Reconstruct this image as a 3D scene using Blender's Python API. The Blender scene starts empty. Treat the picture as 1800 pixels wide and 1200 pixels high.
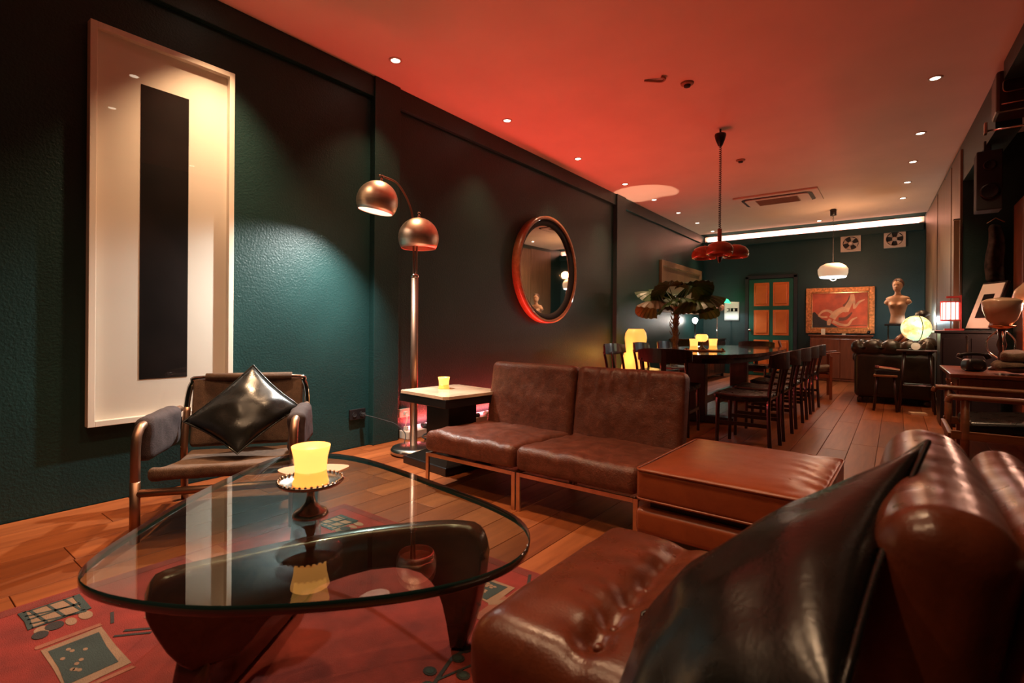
import bpy, bmesh, math, random
from mathutils import Vector, Matrix, noise
random.seed(7)
S = bpy.context.scene
COL = S.collection
PI = math.pi

# ---------------------------------------------------------------- camera, world, exposure
FPX = 890.0
YAW = math.atan(675 / FPX)
ROLL = 0.0073
cam = bpy.data.cameras.new('camera'); cam_o = bpy.data.objects.new('camera', cam); COL.objects.link(cam_o)
cam.sensor_width = 36; cam.sensor_fit = 'HORIZONTAL'; cam.lens = FPX / 1800 * 36
cam.shift_y = -25 / 1800; cam.clip_start = 0.02
cam_o.matrix_world = Matrix.Translation((0, 0, 1)) @ Matrix.Rotation(YAW, 4, 'Z') @ Matrix.Rotation(PI / 2, 4, 'X') @ Matrix.Rotation(ROLL, 4, 'Z')
cam.dof.use_dof = True; cam.dof.focus_distance = 3.6; cam.dof.aperture_fstop = 4.0
S.camera = cam_o
W = bpy.data.worlds.new('world'); S.world = W; W.use_nodes = True
W.node_tree.nodes['Background'].inputs[0].default_value = (0.02, 0.012, 0.01, 1)
W.node_tree.nodes['Background'].inputs[1].default_value = 1
vs = S.view_settings
vs.view_transform = 'Standard'; vs.look = 'None'; vs.gamma = 1; vs.exposure = 0.0; vs.use_curve_mapping = False

def light(name, typ, loc, energy, color, parent=None, size=.03, rot=(0, 0, 0), spot=None, blend=.5, sy=None):
    L = bpy.data.lights.new(name, typ); L.energy = energy; L.color = color
    o = bpy.data.objects.new(name, L); COL.objects.link(o); o.location = loc; o.rotation_euler = rot
    if typ == 'AREA':
        L.shape = 'RECTANGLE' if sy else 'DISK'; L.size = size
        if sy: L.size_y = sy
    else: L.shadow_soft_size = size
    if typ == 'SPOT': L.spot_size = spot; L.spot_blend = blend
    if parent: o.parent = parent
    return o

WARM = (1, .62, .34); WHITE = (1, .86, .70); PINK = (1, .05, .03)

# ---------------------------------------------------------------- materials
def nodes(name):
    m = bpy.data.materials.new(name); m.use_nodes = True
    nt = m.node_tree; return m, nt, nt.nodes['Principled BSDF']
def ramp(nt, fac, stops):
    r = nt.nodes.new('ShaderNodeValToRGB')
    while len(r.color_ramp.elements) < len(stops): r.color_ramp.elements.new(.5)
    for e, (p, c) in zip(r.color_ramp.elements, stops): e.position = p; e.color = (*c, 1)
    nt.links.new(fac, r.inputs[0]); return r.outputs[0]
def texn(nt, kind, scale, detail=3, coord='Object', sc=(1, 1, 1), rough=.5, dist=0):
    tc = nt.nodes.new('ShaderNodeTexCoord'); mp = nt.nodes.new('ShaderNodeMapping'); mp.inputs['Scale'].default_value = sc
    nt.links.new(tc.outputs[coord], mp.inputs[0])
    t = nt.nodes.new('ShaderNodeTex' + kind); t.inputs['Scale'].default_value = scale
    if kind == 'Noise': t.inputs['Detail'].default_value = detail; t.inputs['Roughness'].default_value = rough; t.inputs['Distortion'].default_value = dist
    nt.links.new(mp.outputs[0], t.inputs['Vector']); return t
def bump(nt, b, h, strength, dist=.01):
    n = nt.nodes.new('ShaderNodeBump'); n.inputs['Strength'].default_value = strength; n.inputs['Distance'].default_value = dist
    nt.links.new(h, n.inputs['Height']); nt.links.new(n.outputs[0], b.inputs['Normal'])
def plain(name, col, rough=.5, metal=0, var=.15, scale=6, bmp=0, bscale=60, spec=.5, coat=0, sc=(1, 1, 1)):
    m, nt, b = nodes(name)
    t = texn(nt, 'Noise', scale, 4, sc=sc)
    lo = tuple(c * (1 - var) for c in col); hi = tuple(min(1, c * (1 + var)) for c in col)
    nt.links.new(ramp(nt, t.outputs['Fac'], [(.3, lo), (.7, hi)]), b.inputs['Base Color'])
    b.inputs['Roughness'].default_value = rough; b.inputs['Metallic'].default_value = metal
    b.inputs['Specular IOR Level'].default_value = spec; b.inputs['Coat Weight'].default_value = coat
    if bmp: bump(nt, b, texn(nt, 'Noise', bscale, 3).outputs['Fac'], bmp)
    return m
def leather(name, c0, c1, rough=.36, wear=None, bmp=.25, nsc=7):
    m, nt, b = nodes(name)
    t = texn(nt, 'Noise', nsc, 8, rough=.72, dist=.6)
    stops = [(.28, c0), (.62, c1)] + ([(.8, wear)] if wear else [])
    nt.links.new(ramp(nt, t.outputs['Fac'], stops), b.inputs['Base Color'])
    r = nt.nodes.new('ShaderNodeMapRange'); r.inputs[3].default_value = rough - .06; r.inputs[4].default_value = rough + .16
    nt.links.new(texn(nt, 'Noise', 14, 5).outputs['Fac'], r.inputs[0]); nt.links.new(r.outputs[0], b.inputs['Roughness'])
    v = texn(nt, 'Voronoi', 160); n2 = texn(nt, 'Noise', nsc * 3, 6, rough=.7, dist=1.0)
    a = nt.nodes.new('ShaderNodeMath'); a.operation = 'MULTIPLY_ADD'; a.inputs[1].default_value = .25
    nt.links.new(v.outputs['Distance'], a.inputs[0]); nt.links.new(n2.outputs['Fac'], a.inputs[2])
    bump(nt, b, a.outputs[0], bmp, .006)
    return m
def wood(name, c0, c1, rough=.4, scale=3, axis=0, coat=0, bmp=.05, spec=.5):
    m, nt, b = nodes(name)
    sc = [5, 5, 5]; sc[axis] = .45
    t = texn(nt, 'Noise', scale, 6, sc=tuple(sc), rough=.62, dist=.8)
    nt.links.new(ramp(nt, t.outputs['Fac'], [(.3, c0), (.68, c1)]), b.inputs['Base Color'])
    b.inputs['Roughness'].default_value = rough; b.inputs['Coat Weight'].default_value = coat; b.inputs['Specular IOR Level'].default_value = spec
    bump(nt, b, t.outputs['Fac'], bmp, .004)
    return m
def emit(name, col, strength, base=(.8, .8, .8), rough=.5):
    m, nt, b = nodes(name)
    b.inputs['Base Color'].default_value = (*base, 1); b.inputs['Roughness'].default_value = rough
    b.inputs['Emission Color'].default_value = (*col, 1); b.inputs['Emission Strength'].default_value = strength
    return m
def pane(name, tint=(1, 1, 1), ior=1.5, rough=0.0):
    m = bpy.data.materials.new(name); m.use_nodes = True; nt = m.node_tree; nt.nodes.clear()
    out = nt.nodes.new('ShaderNodeOutputMaterial'); mix = nt.nodes.new('ShaderNodeMixShader')
    tr = nt.nodes.new('ShaderNodeBsdfTransparent'); tr.inputs[0].default_value = (*tint, 1)
    gl = nt.nodes.new('ShaderNodeBsdfGlossy'); gl.inputs['Roughness'].default_value = rough
    fr = nt.nodes.new('ShaderNodeFresnel'); gm = nt.nodes.new('ShaderNodeNewGeometry'); mr_ = nt.nodes.new('ShaderNodeMapRange')
    mr_.inputs[3].default_value = ior; mr_.inputs[4].default_value = 1 / ior          # same reflectance on both faces of a pane
    nt.links.new(gm.outputs['Backfacing'], mr_.inputs[0]); nt.links.new(mr_.outputs[0], fr.inputs[0])
    nt.links.new(fr.outputs[0], mix.inputs[0]); nt.links.new(tr.outputs[0], mix.inputs[1]); nt.links.new(gl.outputs[0], mix.inputs[2])
    nt.links.new(mix.outputs[0], out.inputs[0]); return m
def glowglass(name, col, strength):           # frosted cup and wax round a flame: candle glow put in as emission
    m, nt, b = nodes(name)
    b.inputs['Base Color'].default_value = (*col, 1); b.inputs['Roughness'].default_value = .35
    b.inputs['Emission Color'].default_value = (*col, 1); b.inputs['Emission Strength'].default_value = strength
    return m

M = {}
def wallmat():
    m, nt, b = nodes('dark_teal_wall_paint')
    t = texn(nt, 'Noise', 1.3, 5, rough=.6)
    nt.links.new(ramp(nt, t.outputs['Fac'], [(.3, (.0085, .030, .029)), (.7, (.013, .044, .042))]), b.inputs['Base Color'])
    b.inputs['Roughness'].default_value = .40
    n1 = texn(nt, 'Noise', 75, 3, rough=.6); bump(nt, b, n1.outputs['Fac'], .55, .006); b.inputs['Specular IOR Level'].default_value = .35
    return m
M['wall'] = wallmat()
M['ceil'] = plain('ceiling_paint', (.70, .56, .45), .75, var=.04, scale=2, bmp=.08, bscale=180)
M['white_trim'] = plain('painted_ledge', (.55, .46, .38), .5, var=.2)
M['picframe'] = plain('pale_frame_wood', (.78, .68, .58), .45, var=.06, scale=3, sc=(6, 6, .5))
M['paper'] = plain('cream_paper', (.86, .78, .68), .8, var=.05, scale=1.5)
M['ink'] = plain('black_ink_panel', (.011, .0075, .007), .75, var=.6, scale=2.2, spec=.1)
M['pane'] = pane('picture_glass', (1, 1, 1), 1.33)
M['tglass'] = pane('table_glass', (.86, .93, .90))
M['tedge'] = plain('table_glass_edge', (.012, .035, .032), .06, var=.1, coat=1)
M['mirror'] = plain('mirror_silver', (.82, .80, .76), .02, 1, var=.02)
M['frame_wood'] = wood('mirror_frame_wood', (.22, .075, .03), (.38, .15, .06), .32, 4, 1, .3)
M['black'] = plain('black_lacquer', (.012, .010, .011), .35, var=.3)
M['blackmat'] = plain('matt_black', (.014, .012, .013), .7, var=.3)
M['darkwood'] = wood('dark_stained_wood', (.013, .006, .006), (.035, .014, .011), .32, 4, 2, .3)
M['walnut'] = wood('walnut_table_base', (.045, .012, .007), (.10, .03, .014), .25, 3, 0, .5)
M['tabletop'] = wood('dark_polished_tabletop', (.03, .012, .008), (.075, .03, .018), .16, 3, 1, .6)
M['teak'] = wood('teak_wood', (.17, .06, .024), (.30, .12, .045), .4, 4, 0)
M['redwood'] = wood('red_brown_wood', (.14, .035, .016), (.24, .065, .028), .3, 4, 2, .3)
M['panelwood'] = wood('wall_panel_wood', (.10, .055, .028), (.17, .095, .05), .45, 3, 2)
M['steel'] = plain('brushed_steel', (.55, .50, .46), .22, 1, var=.08, scale=4, sc=(1, 1, 20))
M['copper'] = plain('brushed_copper_shade', (.95, .74, .60), .40, 1, var=.1, scale=5, sc=(.3, .3, 14))
M['bronze'] = plain('bronze_tube', (.34, .20, .14), .45, 1, var=.15)
M['chrome'] = plain('chrome', (.75, .70, .66), .1, 1, var=.04)
M['flatbar'] = plain('tarnished_steel_bar', (.62, .44, .33), .28, 1, var=.2, scale=14)
M['gilt'] = plain('gilt_moulding', (.60, .20, .06), .4, .6, var=.45, scale=26, bmp=.9, bscale=40)
M['giltrim'] = plain('gilt_fillet', (.80, .40, .17), .25, .85, var=.15)
M['lea_dist'] = leather('distressed_brown_leather', (.055, .014, .007), (.15, .042, .023), .33, (.30, .12, .07), .55, 15)
M['lea_fore'] = leather('glossy_chestnut_leather', (.070, .015, .0065), (.128, .029, .0115), .25, None, .16)
M['lea_otto'] = leather('tan_red_leather', (.20, .040, .013), (.28, .062, .020), .27, None, .10)
M['lea_black'] = leather('black_leather', (.006, .006, .006), (.012, .0115, .011), .24, None, .1)
M['lea_matt'] = leather('dark_black_leather', (.004, .004, .004), (.009, .0085, .008), .22, None, .12); M['lea_matt'].node_tree.nodes['Principled BSDF'].inputs['Specular IOR Level'].default_value = .32
M['lea_green'] = leather('dark_bottle_leather', (.014, .010, .007), (.032, .021, .013), .28)
M['canvas'] = plain('brown_canvas', (.11, .058, .034), .85, var=.25, scale=40, bmp=.5, bscale=300)
M['canvas_arm'] = plain('plum_canvas', (.050, .033, .036), .85, var=.25, scale=40, bmp=.5, bscale=300)
M['marble'] = plain('veined_marble_top', (.78, .56, .40), .18, var=.3, scale=5)
M['rug'] = plain('red_rug_pile', (.21, .018, .010), .95, var=.25, scale=9, bmp=.6, bscale=350)
M['rug_border'] = plain('rug_border_pile', (.16, .020, .012), .95, var=.25, scale=9, bmp=.6, bscale=350)
M['rug_dark'] = plain('rug_dark_yarn', (.025, .018, .016), .95, var=.2, bmp=.5, bscale=350)
M['rug_teal'] = plain('rug_teal_yarn', (.028, .040, .036), .95, var=.25, bmp=.5, bscale=350)
M['rug_cream'] = plain('rug_cream_yarn', (.24, .135, .08), .95, var=.2, bmp=.5, bscale=350)
M['rug_pink'] = plain('rug_salmon_yarn', (.25, .08, .045), .95, var=.2, bmp=.5, bscale=350)
M['votive'] = glowglass('frosted_amber_votive', (1, .42, .09), 2.0)
M['wax'] = glowglass('lit_wax', (1, .34, .055), 1.5)
M['flame'] = emit('flame', (1, .72, .30), 14)
M['pewter'] = plain('aged_silver', (.45, .37, .31), .25, 1, var=.25, scale=30)
M['doily'] = plain('leather_coaster', (.75, .40, .24), .7, var=.1)
M['bulb'] = emit('lamp_bulb', (1, .90, .76), 9)
M['dl'] = emit('downlight_lens', (1, .84, .62), 14)
M['shade_in'] = plain('white_enamel', (.85, .80, .72), .4, var=.03)
M['led'] = emit('pink_led_tube', (1, .16, .20), 9)
M['cove'] = emit('cove_led_tube', (1, .50, .40), 4)
M['orange_glass'] = plain('burnt_orange_enamel', (.34, .085, .028), .12, var=.1, coat=.6)
M['opal'] = emit('opal_glass', (1, .66, .38), .45, (.85, .78, .68), .3)
M['opal_low'] = emit('opal_glass_rim', (.85, .97, 1), 3.0, (.85, .85, .85), .3)
M['yellow'] = emit('yellow_lit_resin', (1, .47, .09), .95, (.9, .6, .2), .4)
M['green_door'] = plain('green_door_paint', (.004, .085, .055), .4, var=.1)
M['orange_door'] = plain('orange_door_paint', (.66, .135, .02), .45, var=.08)
M['leaf'] = plain('palm_leaf', (.030, .075, .018), .35, var=.5, scale=5)
M['leaf_dry'] = plain('dry_palm_leaf', (.11, .065, .028), .5, var=.4, scale=6)
M['bark'] = plain('fibrous_palm_trunk', (.10, .055, .03), .9, var=.5, scale=40, bmp=1, bscale=80)
M['clay'] = plain('fan_plastic', (.52, .38, .30), .45, var=.06)
M['skin'] = plain('painted_plaster', (.62, .36, .22), .45, var=.08, scale=10)
M['hair'] = plain('painted_hair', (.10, .045, .03), .5, var=.3, scale=40, bmp=.6)
M['lantern'] = emit('lantern_panel', (1, .46, .38), 3.4, (.9, .7, .6))
M['red_paint'] = plain('red_lacquer', (.40, .035, .03), .35)
M['opal_off'] = plain('unlit_opal_glass', (.62, .42, .28), .22, var=.06, coat=.4)
M['jute'] = plain('taupe_cloth', (.15, .10, .065), .95, var=.3, scale=20, bmp=.6, bscale=150)
M['poster'] = plain('poster_paper', (.85, .84, .80), .7, var=.03)
M['paint_red'] = plain('painting_ground', (.62, .085, .025), .55, var=.30, scale=5)
M['paint_dark'] = plain('painting_dark', (.045, .025, .016), .55, var=.3, scale=4)
M['paint_skin'] = plain('painting_figure', (.78, .34, .16), .55, var=.2, scale=9)
M['paint_shadow'] = plain('painting_shadow', (.20, .05, .02), .55, var=.3, scale=9)
M['cream_card'] = plain('cream_card', (.85, .60, .38), .6, var=.05)
M['plastic_w'] = plain('ivory_plastic', (.68, .60, .52), .4, var=.04)
M['book_red'] = plain('red_book_cloth', (.35, .03, .02), .6)
M['grille'] = plain('vent_grille', (.30, .17, .10), .6, var=.1)
def globemat():
    m, nt, b = nodes('lit_globe_map')
    t = texn(nt, 'Noise', 8, 6, rough=.6)
    c = ramp(nt, t.outputs['Fac'], [(.40, (.62, 1, .62)), (.50, (.95, .95, .45)), (.55, (1, .66, .24)), (.68, (.75, .34, .12))])
    nt.links.new(c, b.inputs['Emission Color']); b.inputs['Emission Strength'].default_value = 1.05
    nt.links.new(c, b.inputs['Base Color']); b.inputs['Roughness'].default_value = .3
    return m
M['globe'] = globemat()
PL = []
for i, (a, c) in enumerate([((.19, .044, .012), (.35, .094, .025)), ((.22, .054, .015), (.40, .112, .032)), ((.16, .037, .011), (.30, .078, .021)), ((.24, .062, .018), (.43, .125, .038))]):
    PL.append(wood('oak_plank_%d' % i, tuple(v * .80 for v in a), tuple(v * .80 for v in c), .42, 2.2, 1, .0, .06, .28))

# ---------------------------------------------------------------- mesh helpers
def obj(name, bm, mat, parent=None, loc=(0, 0, 0), rot=(0, 0, 0), smooth=False):
    bmesh.ops.recalc_face_normals(bm, faces=bm.faces[:])
    me = bpy.data.meshes.new(name); bm.to_mesh(me); bm.free()
    if smooth: me.polygons.foreach_set('use_smooth', [True] * len(me.polygons))
    me.materials.append(mat)
    o = bpy.data.objects.new(name, me); COL.objects.link(o); o.location = loc; o.rotation_euler = rot
    if parent: o.parent = parent
    return o
def inst(src, parent=None, loc=(0, 0, 0), rot=(0, 0, 0), scale=(1, 1, 1)):
    o = src.copy(); COL.objects.link(o); o.parent = parent; o.location = loc; o.rotation_euler = rot; o.scale = scale; return o
def dup(root, loc, rz, label):
    def cp(o, par):
        c = o.copy(); COL.objects.link(c); c.parent = par
        for ch in list(o.children): cp(ch, c)
        return c
    r = cp(root, None); r.location = loc; r.rotation_euler = (0, 0, rz); r['label'] = label; return r
def tag(o, label, cat, group=None, kind=None):
    o['label'] = label; o['category'] = cat
    if group: o['group'] = group
    if kind: o['kind'] = kind
    return o
def thing(name, label, cat, loc=(0, 0, 0), rz=0, group=None):
    o = bpy.data.objects.new(name, None); COL.objects.link(o); o.location = loc; o.rotation_euler = (0, 0, rz); o.empty_display_size = .05
    return tag(o, label, cat, group)
def struct(o, label=None):
    o['kind'] = 'structure'
    if label: o['label'] = label
    return o
def bxm(bm, cx, cy, cz, sx, sy, sz, bev=0, rot=None):
    g = bmesh.ops.create_cube(bm, size=1); vv = g['verts']
    bmesh.ops.scale(bm, vec=(sx, sy, sz), verts=vv)
    if bev:
        ee = list({e for v in vv for e in v.link_edges})
        r = bmesh.ops.bevel(bm, geom=ee, offset=bev, segments=2, affect='EDGES', profile=.5); vv = list({v for f in r['faces'] for v in f.verts} | {v for v in vv if v.is_valid})
    if rot is not None: bmesh.ops.rotate(bm, cent=(0, 0, 0), matrix=rot, verts=vv)
    bmesh.ops.translate(bm, vec=(cx, cy, cz), verts=vv)
    return bm
def B(cx, cy, cz, sx, sy, sz, bev=0, rot=None): return bxm(bmesh.new(), cx, cy, cz, sx, sy, sz, bev, rot)
def pad(dx, dy, dz, r, mid=(8, 8, 2), fn=None, seg=3):
    """rounded box centred on the origin, with enough faces to be shaped by fn(Vector)->Vector"""
    bm = bmesh.new(); D = (dx, dy, dz)
    def coords(h, n):
        inn = h - r
        out = [inn + r * math.tan(k * PI / 4 / seg) for k in range(1, seg + 1)]
        midl = [-inn + 2 * inn * k / n for k in range(n + 1)]
        return [-a for a in reversed(out)] + midl + out
    Cs = [coords(D[i] / 2, mid[i]) for i in range(3)]
    for ax in range(3):
        a, b = (ax + 1) % 3, (ax + 2) % 3
        for s in (-1, 1):
            grid = []
            for u in Cs[a]:
                row = []
                for v in Cs[b]:
                    p = [0, 0, 0]; p[ax] = s * D[ax] / 2; p[a] = u; p[b] = v
                    q = [max(-(D[i] / 2 - r), min(D[i] / 2 - r, p[i])) for i in range(3)]
                    d = Vector([p[i] - q[i] for i in range(3)])
                    row.append(bm.verts.new(Vector(q) + d.normalized() * r))
                grid.append(row)
            for i in range(len(grid) - 1):
                for j in range(len(grid[0]) - 1):
                    bm.faces.new((grid[i][j], grid[i + 1][j], grid[i + 1][j + 1], grid[i][j + 1]))
    bmesh.ops.remove_doubles(bm, verts=bm.verts[:], dist=1e-5)
    if fn:
        for v in bm.verts: v.co = fn(v.co.copy())
    return bm
def lathe(prof, seg=24, bm=None, c=(0, 0, 0), cap=True):
    bm = bm or bmesh.new(); rings = []
    for r, z in prof:
        if r < 1e-5: rings.append([bm.verts.new((c[0], c[1], c[2] + z))])
        else: rings.append([bm.verts.new((c[0] + r * math.cos(2 * PI * k / seg), c[1] + r * math.sin(2 * PI * k / seg), c[2] + z)) for k in range(seg)])
    for a, b in zip(rings, rings[1:]):
        for k in range(seg):
            k2 = (k + 1) % seg
            if len(a) == 1 and len(b) == 1: continue
            if len(a) == 1: bm.faces.new((a[0], b[k], b[k2]))
            elif len(b) == 1: bm.faces.new((a[k], a[k2], b[0]))
            else: bm.faces.new((a[k], a[k2], b[k2], b[k]))
    if cap:
        for rg in (rings[0], rings[-1]):
            if len(rg) > 1: bm.faces.new(rg)
    return bm
def tube(pts, r, seg=8, bm=None, cap=True, flat=1.0):
    bm = bm or bmesh.new(); P = [Vector(p) for p in pts]; n = len(P)
    R = r if isinstance(r, (list, tuple)) else [r] * n
    rings = []; up = None
    for i in range(n):
        t = (P[min(i + 1, n - 1)] - P[max(i - 1, 0)]).normalized()
        if up is None:
            up = Vector((0, 0, 1)) if abs(t.z) < .9 else Vector((1, 0, 0))
        x = t.cross(up)
        if x.length < 1e-5: x = t.orthogonal()
        x.normalize(); y = x.cross(t).normalized(); up = y
        rings.append([bm.verts.new(P[i] + (x * math.cos(2 * PI * k / seg) + y * math.sin(2 * PI * k / seg) * flat) * R[i]) for k in range(seg)])
    for a, b in zip(rings, rings[1:]):
        for k in range(seg): bm.faces.new((a[k], a[(k + 1) % seg], b[(k + 1) % seg], b[k]))
    if cap: bm.faces.new(rings[0]); bm.faces.new(rings[-1])
    return bm
def crv(pts, n=6):
    """Catmull-Rom resample"""
    P = [Vector(p) for p in pts]; out = []
    for i in range(len(P) - 1):
        p0, p1, p2, p3 = P[max(i - 1, 0)], P[i], P[i + 1], P[min(i + 2, len(P) - 1)]
        for k in range(n):
            t = k / n
            out.append(.5 * ((2 * p1) + (p2 - p0) * t + (2 * p0 - 5 * p1 + 4 * p2 - p3) * t * t + (3 * p1 - p0 - 3 * p2 + p3) * t ** 3))
    out.append(P[-1]); return out
def prism(poly, z0, z1, bm=None, bev=0):
    bm = bm or bmesh.new()
    a = [bm.verts.new((x, y, z0)) for x, y in poly]; b = [bm.verts.new((x, y, z1)) for x, y in poly]
    n = len(poly)
    bm.faces.new(a); bm.faces.new(b)
    for k in range(n): bm.faces.new((a[k], a[(k + 1) % n], b[(k + 1) % n], b[k]))
    return bm
def flatpoly(poly, z, bm=None):
    bm = bm or bmesh.new(); bm.faces.new([bm.verts.new((x, y, z)) for x, y in poly]); return bm
def wrinkle(amp, freq, seed=0):
    def f(p): return noise.noise(p * freq + Vector((seed, seed * 1.7, 0))) * amp
    return f
RX = lambda a: Matrix.Rotation(a, 3, 'X'); RY = lambda a: Matrix.Rotation(a, 3, 'Y'); RZ = lambda a: Matrix.Rotation(a, 3, 'Z')
def pix(px, py, plane, val):                    # a pixel gives a direction; the plane it meets gives the place
    u = (px - 900) / FPX; v = -(py - 575) / FPX; c, s = math.cos(ROLL), math.sin(ROLL)
    uu, vv = u * c - v * s, u * s + v * c
    d = Vector((uu * math.cos(YAW) - math.sin(YAW), uu * math.sin(YAW) + math.cos(YAW), vv)); o = Vector((0, 0, 1))
    return o + d * ((val - o[plane]) / d[plane])

# ---------------------------------------------------------------- room shell
H = 3.1; XL = -3.55; YB = 12.0; YF = -1.6
wx = lambda y: .683 - .0376 * (y - 4.85)
fl = struct(obj('floor', B(-1.2, 5.2, -.06, 5.6, 13.8, .08), M['darkwood']), 'worn orange-brown wooden plank floor')
PW, PLN = .19, 1.55
lens = {}
for ci in range(26):
    x = XL + .01 + PW * (ci + .5)
    if x > 1.5: break
    y = YF - random.random() * PLN
    while y < YB:
        y0, y1 = max(y, YF), min(y + PLN, YB); y += PLN
        if y1 - y0 < .05: continue
        if x > .75 and (y0 > 7.5 or y1 < 3.1): continue
        key = round(y1 - y0, 3); mi = random.randrange(4)
        if (key, mi) not in lens:
            o = obj('plank', B(0, 0, -.009, PW - .003, key - .003, .018, .0018), PL[mi], fl); lens[(key, mi)] = o
            o.location = (x, (y0 + y1) / 2, 0)
        else: inst(lens[(key, mi)], fl, (x, (y0 + y1) / 2, 0))
struct(obj('ceiling', B(-1.2, 5.0, H + .05, 5.6, 13.2, .1), M['ceil']), 'smooth painted ceiling glowing red in the lamp light')
wl = struct(obj('wall_left', B(XL - .05, 5.2, 1.56, .1, 13.8, 3.12), M['wall']), 'dark teal plastered side wall')
obj('cornice', B(XL + .02, 5.1, 3.015, .05, 13.0, .17, .004), M['wall'], wl)
for y0, y1 in ((2.68, 2.95), (7.30, 7.62)):
    obj('pilaster', B(XL + .03, (y0 + y1) / 2, 1.55, .07, y1 - y0, 3.1, .004), M['wall'], wl)
wb = struct(obj('wall_back', B(-1.2, YB + .06, 1.6, 5.6, .1, 3.6), M['wall']), 'dark teal end wall with a lit cove')
obj('cove_shelf', B(-1.58, YB - .05, 2.905, 3.95, .12, .13, .004), M['wall'], wb)
obj('cove_panel', B(-1.56, YB + .005, 3.035, 3.93, .012, .125), M['shade_in'], wb)
obj('cove_tube', tube([(-3.45, YB - .05, 2.985), (.33, YB - .05, 2.985)], .012, 8), M['cove'], wb)
light('cove_led', 'AREA', (-1.56, YB - .045, 2.995), 60, (1, .40, .28), wb, 3.8, (PI, 0, 0), sy=.04)
struct(obj('wall_front', B(-1.2, YF - .05, 1.56, 5.6, .1, 3.2), M['wall']), 'dark wall behind the viewer')
wr = struct(obj('wall_right', prism([(wx(7.5), 7.5), (wx(12.1), 12.1), (1.7, 12.1), (1.7, 7.5)], 0, 3.12), M['wall']), 'dark wall with wooden boards and an alcove')
obj('alcove_wall', B(1.6, 5.3, 1.56, .1, 4.5, 3.12), M['wall'], wr)
obj('wall_return', prism([(wx(3.1), 3.1), (wx(-1.7), -1.7), (1.7, -1.7), (1.7, 3.1)], 0, 3.12), M['wall'], wr)
for ya, yb, zz in ((3.1, 5.47, 2.96), (5.77, 7.5, 2.66)): obj('header', prism([(wx(ya), ya), (wx(yb), yb), (wx(yb) + .16, yb), (wx(ya) + .16, ya)], zz, 3.11), M['wall'], wr)
for k, (ya, yb, dz) in enumerate([(7.52, 8.2, 3.02), (8.22, 8.9, 3.0), (8.92, 9.7, 3.03), (9.72, 10.6, 3.0), (10.62, 11.5, 3.02)]):
    obj('wall_board', prism([(wx(ya) - .02 - .006 * (k % 2), ya), (wx(yb) - .02 - .006 * (k % 2), yb), (wx(yb) + .005, yb), (wx(ya) + .005, ya)], .02, dz), M['panelwood'], wr)

# ledge with the pink led tube along the left wall
led = struct(obj('trim_1', B(XL + .075, 5.1, .036, .13, 4.2, .072, .006), M['white_trim']), 'pale low ledge along the foot of the wall')
lt = thing('led_tube', 'glowing pink tube lying on the ledge along the left wall', 'lamp', (XL + .05, 5.1, .072))
obj('tube', tube([(0, -2.05, .016), (0, 2.05, .016)], .014, 8), M['led'], lt, smooth=True)
for s in (-1, 1): obj('end_cap', B(0, 2.05 * s, .016, .034, .03, .032, .003), M['plastic_w'], lt)
light('led_light', 'AREA', (.02, 0, .045), 90, PINK, lt, .05, (PI, 0, 0), sy=4.0)
light('led_wash', 'AREA', (.0, 0, .05), 16, (1, .14, .17), lt, .04, (PI, math.radians(-50), 0), sy=4.0)
for k in range(7):
    y = 3.25 + k * .17 + random.uniform(-.03, .03)
    tag(obj('pebble', pad(.07, .06, .04, .018, (2, 2, 1), lambda p, k=k: p * (1 + .25 * noise.noise(p * 30 + Vector((k, 0, 0)))), 2), M['plastic_w'] if k % 2 else M['blackmat'], None, (XL + .108, y, .092), (0, 0, k), True),
        '%s pebble on the low ledge, %s from the floor lamp' % ('pale' if k % 2 else 'dark', ['first', 'second', 'third', 'fourth', 'fifth', 'sixth', 'seventh'][k]), 'pebble', 'pebbles on the ledge')

# back door
d = thing('door_1', 'green panelled door with orange panels in the end wall', 'door', (-2.14, YB + .01, 0)); d['kind'] = 'structure'; del d['category']
obj('door_frame', bxm(bxm(B(-.47, -.03, 1.07, .07, .08, 2.14, .004), .47, -.03, 1.07, .07, .08, 2.14, .004), 0, -.03, 2.12, 1.0, .08, .07, .004), M['blackmat'], d)
lf = obj('door_leaf', B(0, -.03, 1.04, .86, .045, 2.06, .003), M['green_door'], d)
for cx in (-.175, .20):
    for zz, hh in ((1.745, .50), (1.14, .54), (.42, .70)):
        obj('panel', bxm(B(cx, -.056, zz, .30, .02, hh, .004), cx, -.072, zz, .23, .03, hh - .08, .014), M['orange_door'], lf)
obj('door_knob', lathe([(0, 0), (.02, .0), (.014, .03), (.032, .05), (.03, .075), (0, .085)], 14), M['chrome'], lf, (-.40, -.05, .98), (PI / 2, 0, 0), True)

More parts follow.
